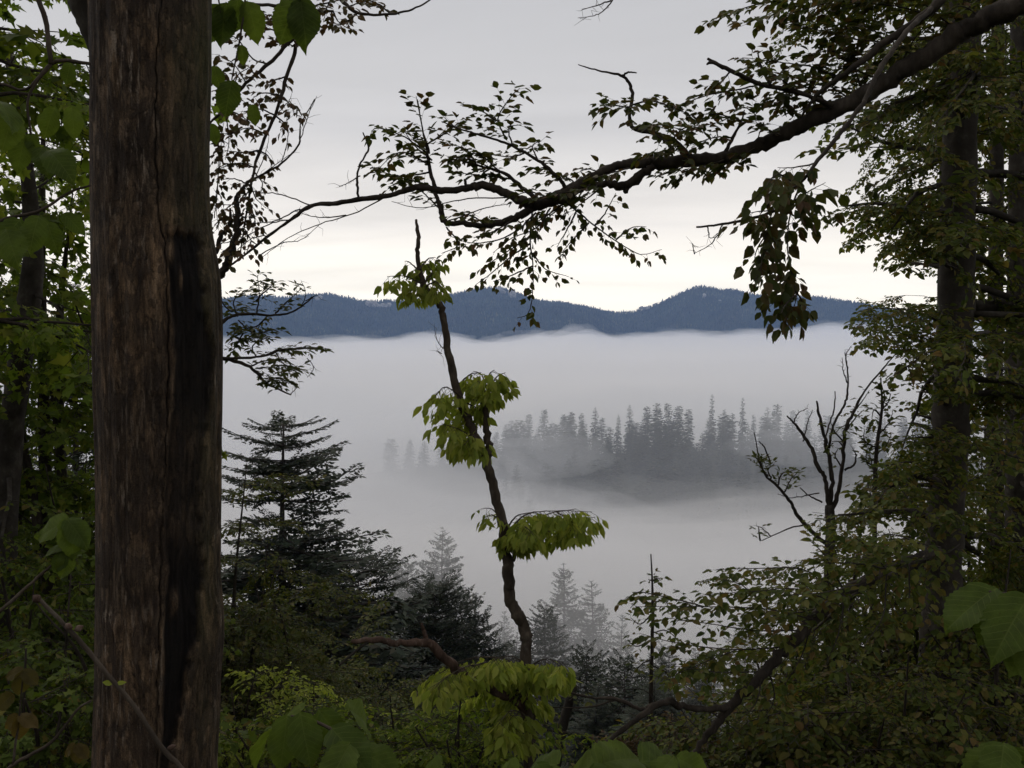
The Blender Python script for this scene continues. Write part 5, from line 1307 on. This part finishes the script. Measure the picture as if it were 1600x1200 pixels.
# greens between the dead trunk and the slim tree
bush('green beech regrowth right beside the dead trunk', 385, 700, 14, 1.4, 160, 8, 'leaf_under', 'beech', 'beech', .9, .24, clip=False)
bush('green beech crown below the flat topped fir', 400, 900, 18, 2.2, 161, 8, 'leaf_under', 'beech', 'beech', 1.2, .5)
bush('olive broadleaf crown beneath the dark firs', 520, 985, 23, 2.4, 162, 8, 'leaf_under', 'beech', 'beech', 1.4, .62)
bush('dark broadleaf crown left of the broken branch', 600, 1040, 20, 1.6, 163, 7, 'leaf_under', 'beech', 'beech', 1.2, .5)
bush('yellow green shrub right of the dead trunk foot', 400, 1032, 8.5, .65, 164, 7, 'leaf_bright', 'lush', 'elm', .5, .085)
bush('yellow green shrub stretching towards the broken branch', 490, 1058, 9, .75, 165, 7, 'leaf_bright', 'lush', 'elm', .5, .09)
bush('green shrub in the dark below the yellow green shrubs', 440, 1110, 7, .7, 166, 6, 'leaf_green', 'lush', 'beech', .55, .17)
bush('green shrub under the broken red branch', 610, 1095, 7.5, .8, 167, 6, 'leaf_maple', 'lush', 'beech', .55, .17)
bush('leafy green shrub at the foot of the slim tree', 720, 1078, 7.0, .7, 168, 7, 'leaf_maple', 'lush', 'elm', .5, .11)

# ------------------------------------------------------------------ hazel shoots close to the viewpoint
def big_leaf(seed):
    rg = np.random.default_rng(seed)
    nu, nv = 23, 11
    u = np.linspace(0, 1, nu); v = np.linspace(-1, 1, nv)
    wid = np.interp(u, [0, .04, .15, .35, .55, .75, .88, .96, 1.0], [0, .14, .26, .34, .33, .23, .11, .03, 0.0])
    ser = 1 + .05 * np.where(np.arange(nu) % 2 == 0, 1, -1) * (u > .08) * (u < .97)
    U, Vv = np.meshgrid(u, v, indexing='ij')
    Yy = Vv * (wid * ser)[:, None]
    Xx = U + 0.10 * np.abs(Vv) * wid[:, None] * .8 - .07 * (np.abs(Vv) ** 1.5) * (U < .2)
    ph = (U - np.abs(Yy) * .75) * 9
    cu = rg.uniform(.12, .42)
    Zz = -cu * U ** 2.2 + rg.uniform(-.12, .12) * U * Vv + .13 * np.abs(Yy) - .20 * Yy ** 2 + .012 * np.abs(np.sin(ph * math.pi)) * (np.abs(Vv) > .05) + .035 * np.sin(U * 7 + seed) * Vv + .02 * np.sin(U * 15 + 2 * seed) * np.abs(Vv)
    V = np.stack([Xx, Yy, Zz], -1).reshape(-1, 3)
    i, j = np.meshgrid(np.arange(nu - 1), np.arange(nv - 1), indexing='ij')
    F = np.stack([i * nv + j, (i + 1) * nv + j, (i + 1) * nv + j + 1, i * nv + j + 1], -1).reshape(-1, 4)
    me = mesh_from('leaf', V, np.zeros((0, 3), int), F)
    a = me.attributes.new('vein', 'FLOAT', 'POINT')
    vein = np.maximum(np.exp(-(Yy / .010) ** 2), .8 * (np.abs(((ph + .5) % 1) - .5) < .07))
    uv = me.attributes.new('leafpos', 'FLOAT_VECTOR', 'POINT')
    uv.data.foreach_set('vector', np.stack([U - np.abs(Yy) * .75, np.abs(Yy), Yy], -1).reshape(-1).astype(np.float32))
    a.data.foreach_set('value', vein.ravel().astype(np.float32))
    return me
def big_mat(name, c0, c1, c2):
    m, nt = new_mat(name)
    at = N(nt, 'ShaderNodeAttribute'); at.attribute_name = 'leafpos'
    sp = N(nt, 'ShaderNodeSeparateXYZ'); nt.links.new(at.outputs['Vector'], sp.inputs[0])
    f = math_node(nt, 'FRACT', math_node(nt, 'MULTIPLY', sp.outputs[0], 9))
    dv = math_node(nt, 'ABSOLUTE', math_node(nt, 'SUBTRACT', f, .5))
    side = ramp(nt, dv, [(0.42, 0.0), (0.49, 1.0)])
    mid = ramp(nt, sp.outputs[1], [(0.0, 1.0), (0.014, 0.0)])
    vein = math_node(nt, 'MAXIMUM', side, mid)
    g = N(nt, 'ShaderNodeNewGeometry'); oi = N(nt, 'ShaderNodeObjectInfo')
    n1 = noise_tex(nt, g.outputs['Position'], 25, 4); n2 = noise_tex(nt, at.outputs['Vector'], 60, 3)
    base = mixc(nt, oi.outputs['Random'], c0, c1)
    base = mixc(nt, 1.0, base, ramp(nt, n1, [(.3, .75), (.7, 1.25)]), 'MULTIPLY')
    base = mixc(nt, 1.0, base, ramp(nt, n2, [(.3, .85), (.7, 1.12)]), 'MULTIPLY')
    sp_ = noise_tex(nt, at.outputs['Vector'], 14, 3, .6)
    base = mixc(nt, ramp(nt, sp_, [(.66, 0.0), (.72, .7)]), base, (0.05, 0.035, 0.012))
    c = mixc(nt, math_node(nt, 'MULTIPLY', vein, .4), base, c2)
    d = principled(nt, c, .55, .11, math_node(nt, 'MULTIPLY', vein, -1.0), .25, .004)
    t = N(nt, 'ShaderNodeBsdfTranslucent'); nt.links.new(mixc(nt, 1.0, c, (1.2, 1.25, .7), 'MULTIPLY'), t.inputs[0])
    mx = N(nt, 'ShaderNodeMixShader'); mx.inputs[0].default_value = .45
    nt.links.new(d, mx.inputs[1]); nt.links.new(t.outputs[0], mx.inputs[2]); out(nt, mx.outputs[0])
    return m
BIGM = big_mat('hazel_leaf_green', (0.050, 0.076, 0.012), (0.095, 0.130, 0.019), (0.14, 0.17, 0.04))
BIGO = big_mat('young_maple_leaf', (0.055, 0.050, 0.014), (0.085, 0.058, 0.018), (0.11, 0.09, 0.035))
BIGL = []
for i in range(6):
    me = big_leaf(i); me.materials.append(BIGM); BIGL.append(me)
BIGR = []
for i in range(2):
    me = big_leaf(10 + i); me.materials.append(BIGO); BIGR.append(me)
def hazel(label, stems, leaves, seed, meshes=BIGL, name='hazel_shrub', base=None, mat='bark_sapling'):
    """stems: lists of (px,py,d,w); leaves: (px base, py base, px tip, py tip, d, tilt, depth slope)"""
    rg = np.random.default_rng(seed)
    s0 = stems[0][0]
    b = foot(*base) if base else foot(s0[0], s0[2])
    t = thing(name, label, 'shrub', b, 'hazel shoots close to the viewpoint')
    for k, pts in enumerate(stems):
        X, rad = pxpath(pts, 6, .15, seed + k)
        if k == 0:
            mid = X[0] * .6 + b * .4 + rg.normal(0, .03, 3)
            X = np.vstack([[b - [0, 0, .1], mid], X]); rad = np.concatenate([[rad[0] * 1.5, rad[0] * 1.2], rad])
        g = Geo(); g.tube(X, rad, 7, .04, seed); obj('stem', g, M[mat], t)
    for (x0, y0, x1, y1, d, tilt, dd) in leaves:
        A, B_ = P(x0, y0, d), P(x1, y1, d + dd)
        ax = B_ - A; ln = np.linalg.norm(ax); ax = ax / ln
        tow = nrm(CC - A)                                     # a face turned towards the open light above and the path
        up = nrm(Z * (1 - tilt) + tow * tilt + rg.normal(0, .12, 3))
        Rm = rot_from(ax, up)
        o = bpy.data.objects.new('leaf', meshes[int(rg.integers(len(meshes)))])
        mt = np.eye(4); mt[:3, :3] = Rm * ln; mt[:3, 3] = A - b
        o.parent = t; o.matrix_local = Matrix(mt.tolist()); COL.objects.link(o)
    return t
hazel('hazel with large green leaves at the right border, low down', [[(1700, 1100, 2.0, 12), (1660, 980, 2.0, 10), (1600, 935, 2.0, 7), (1545, 925, 2.0, 5)]],
      [(1552, 922, 1474, 975, 2.0, .55, -.04), (1575, 932, 1530, 996, 2.0, .8, -.05), (1604, 938, 1556, 1004, 1.95, .8, -.1), (1614, 970, 1578, 1038, 1.95, .8, -.08), (1640, 960, 1600, 1060, 1.9, .8, -.05), (1660, 950, 1690, 1040, 2.0, .5, 0)], 201)
hazel('hazel leaf tips poking up at the bottom right corner', [[(1640, 1320, 1.7, 12), (1600, 1210, 1.7, 8), (1570, 1170, 1.7, 5)]],
      [(1570, 1168, 1512, 1235, 1.7, .6, -.05), (1568, 1165, 1560, 1240, 1.68, .85, -.08), (1580, 1172, 1612, 1230, 1.7, .6, 0), (1590, 1190, 1540, 1260, 1.7, .6, -.1)], 202)
hazel('hazel with wide green leaves at the bottom centre left', [[(640, 1420, 2.0, 14), (590, 1260, 2.0, 10), (545, 1165, 2.0, 7), (500, 1130, 2.0, 5), (455, 1118, 2.0, 3)]],
      [(448, 1122, 440, 1202, 2.0, .85, -.06), (470, 1118, 485, 1200, 1.98, .85, -.05), (500, 1112, 538, 1165, 2.05, .7, -.02), (470, 1112, 372, 1160, 2.05, .35, .05), (520, 1140, 575, 1200, 1.95, .7, -.08), (545, 1110, 600, 1130, 2.1, .35, .1), (560, 1170, 625, 1205, 1.95, .6, -.05), (545, 1165, 505, 1235, 1.9, .7, -.1), (590, 1240, 560, 1300, 1.9, .6, 0)], 203)
hazel('row of hazel leaves along the bottom edge right of centre', [[(980, 1400, 1.9, 12), (960, 1270, 1.9, 8), (930, 1205, 1.9, 5)], [(960, 1270, 1.9, 6), (1010, 1215, 1.9, 5), (1060, 1190, 1.9, 3)], [(960, 1270, 1.9, 6), (860, 1215, 1.9, 5), (810, 1200, 1.9, 3)]],
      [(935, 1195, 1015, 1170, 1.9, .4, .12), (935, 1200, 880, 1190, 1.9, .4, .1), (1005, 1190, 1090, 1185, 1.85, .4, .1), (1050, 1185, 1010, 1230, 1.85, .7, -.05), (870, 1195, 800, 1190, 1.85, .4, .1), (840, 1195, 870, 1240, 1.8, .7, -.05), (930, 1195, 950, 1240, 1.8, .8, -.05), (1060, 1185, 1120, 1215, 1.85, .5, 0), (810, 1200, 760, 1215, 1.85, .5, .05), (690, 1195, 640, 1215, 1.9, .5, .05)], 204)
hazel('hazel with drooping leaves hanging at the top beside the dead trunk', [[(230, 700, 4.1, 10), (236, 200, 4.1, 9), (250, -120, 4.1, 7), (330, -60, 4.1, 6), (385, -12, 4.1, 5), (425, -18, 4.1, 4), (470, 0, 4.1, 3)], [(330, -60, 4.1, 4), (340, -10, 4.1, 3), (345, 20, 4.1, 2)], [(385, -12, 4.1, 3), (375, 60, 4.1, 3), (362, 125, 4.1, 2)]],
      [(470, 2, 480, 68, 4.1, .85, -.05), (462, 0, 438, 66, 4.1, .8, -.03), (468, 5, 502, 45, 4.1, .6, .05), (388, 5, 402, 62, 4.1, .8, 0), (372, 0, 362, 55, 4.1, .7, .03), (352, 8, 345, 70, 4.1, .75, .0), (340, 10, 325, 68, 4.1, .7, .05), (378, 72, 380, 100, 4.1, .85, 0), (362, 128, 350, 180, 4.1, .85, -.03), (335, 105, 344, 138, 4.1, .7, 0), (330, 195, 338, 225, 4.1, .7, 0), (395, 165, 398, 195, 4.1, .8, 0)], 205, base=(230, 4.1))
hazel('hazel with large dark leaves at the left border, upper half', [[(-120, 520, 2.4, 12), (-60, 380, 2.4, 8), (0, 345, 2.4, 6), (60, 330, 2.4, 5), (110, 300, 2.4, 4), (142, 290, 2.4, 3)], [(-60, 380, 2.4, 8), (-20, 150, 2.4, 6), (40, 140, 2.4, 4), (80, 100, 2.4, 6), (105, 95, 2.4, 6), (140, 100, 2.45, 5)], [(80, 100, 2.4, 7), (72, 40, 2.4, 8), (55, -20, 2.4, 8), (40, -80, 2.4, 8)], [(80, 100, 2.4, 5), (45, 150, 2.4, 4), (48, 210, 2.4, 3)]],
      [(65, 232, 75, 270, 2.4, .8, -.04), (75, 235, 111, 267, 2.38, .5, -.05), (40, 215, 24, 263, 2.4, .75, -.03), (0, 160, 28, 192, 2.3, .5, -.05), (20, 175, 8, 227, 2.35, .7, -.05), (110, 100, 102, 132, 2.45, .8, 0), (110, 290, 92, 308, 2.4, .4, .02), (100, 335, 132, 361, 2.4, .7, 0), (60, 340, 44, 388, 2.35, .75, -.05), (30, 345, -10, 389, 2.35, .7, -.05), (75, 350, 87, 394, 2.4, .8, -.02), (10, 360, 26, 408, 2.3, .8, -.05), (112, 170, 118, 214, 2.5, .8, 0), (85, 170, 65, 214, 2.5, .7, 0), (48, 210, 54, 242, 2.4, .8, 0)], 206, base=(-120, 2.6))
hazel('young maple shoot with limp olive leaves left of the dead trunk', [[(-80, 1010, 2.2, 8), (0, 955, 2.2, 6), (45, 915, 2.2, 5), (85, 880, 2.2, 4), (112, 862, 2.2, 3)]],
      [(108, 862, 140, 855, 2.2, .5, 0), (105, 812, 140, 850, 2.2, .6, -.02), (105, 812, 120, 868, 2.2, .8, -.03), (105, 815, 50, 838, 2.2, .4, .02), (100, 855, 62, 862, 2.2, .5, 0), (105, 862, 80, 895, 2.2, .7, -.02), (108, 862, 95, 905, 2.2, .7, -.02)], 207, meshes=BIGL, name='maple_shoot', base=(-60, 2.3))
hazel('maple shoot with rusty brown leaves in the lower left corner', [[(-60, 1260, 2.4, 7), (20, 1195, 2.4, 6), (80, 1160, 2.4, 5), (120, 1110, 2.4, 4), (142, 1095, 2.4, 3)], [(20, 1195, 2.4, 4), (30, 1120, 2.4, 3), (36, 1050, 2.4, 2)]],
      [(36, 1048, 5, 1058, 2.4, .5, 0), (36, 1048, 60, 1070, 2.4, .6, 0), (36, 1050, 30, 1090, 2.4, .8, 0), (30, 1120, 0, 1140, 2.4, .6, 0), (30, 1118, 62, 1135, 2.4, .6, 0), (30, 1120, 35, 1160, 2.4, .8, 0), (118, 1165, 140, 1185, 2.4, .6, 0), (118, 1165, 95, 1180, 2.4, .5, 0), (118, 1165, 125, 1195, 2.4, .8, 0), (20, 1085, -10, 1110, 2.4, .6, 0)], 208, meshes=BIGR, name='maple_shoot', base=(-40, 2.5))
# budding shoot crossing in front of the dead trunk
def shoot():
    D = 1.3
    b = foot(420, D)
    t = thing('bare_shoot', 'thin bare shoot with buds crossing in front of the dead trunk foot', 'twig', b)
    X, rad = pxpath([(300, 1215, 1.3, 7), (250, 1165, 1.3, 7.5), (215, 1110, 1.3, 7), (180, 1068, 1.3, 7), (140, 1020, 1.3, 7.5), (105, 980, 1.3, 7), (62, 938, 1.3, 6)], 6, .1, 3)
    X = np.vstack([[b - [0, 0, .1]], [b * .5 + X[0] * .5 + [.05, 0, 0]], X]); rad = np.concatenate([[rad[0]] * 2, rad])
    g = Geo(); g.tube(X, rad, 8, .04, 2); obj('stem', g, M['bark_sapling'], t)
    for (x, y, x2, y2, w, mt) in [(62, 940, 52, 930, 14, 'bark_red'), (118, 985, 130, 978, 11, 'bark_red'), (112, 982, 100, 975, 11, 'bark_red'), (262, 1170, 275, 1165, 9, 'bark_red')]:
        X, r_ = pxpath([(x, y, D, w * .5), ((x + x2) / 2, (y + y2) / 2, D, w), (x2, y2, D, 2)], 5)
        g = Geo(); g.tube(X, r_, 8, .03, 1); obj('bud', g, M[mt], t)
    for (x0, y0, x1, y1) in [(178, 1068, 160, 1066), (182, 1068, 196, 1066)]:
        A, B_ = P(x0, y0, D), P(x1, y1, D); ln = np.linalg.norm(B_ - A)
        o = bpy.data.objects.new('leaf', LEAFMESH[('elm', M['leaf_bright'].name)][0]); mt = np.eye(4)
        mt[:3, :3] = rot_from((B_ - A) / ln, nrm(CC - A)) * ln * 1.1; mt[:3, 3] = A - b
        o.parent = t; o.matrix_local = Matrix(mt.tolist()); COL.objects.link(o)
shoot()
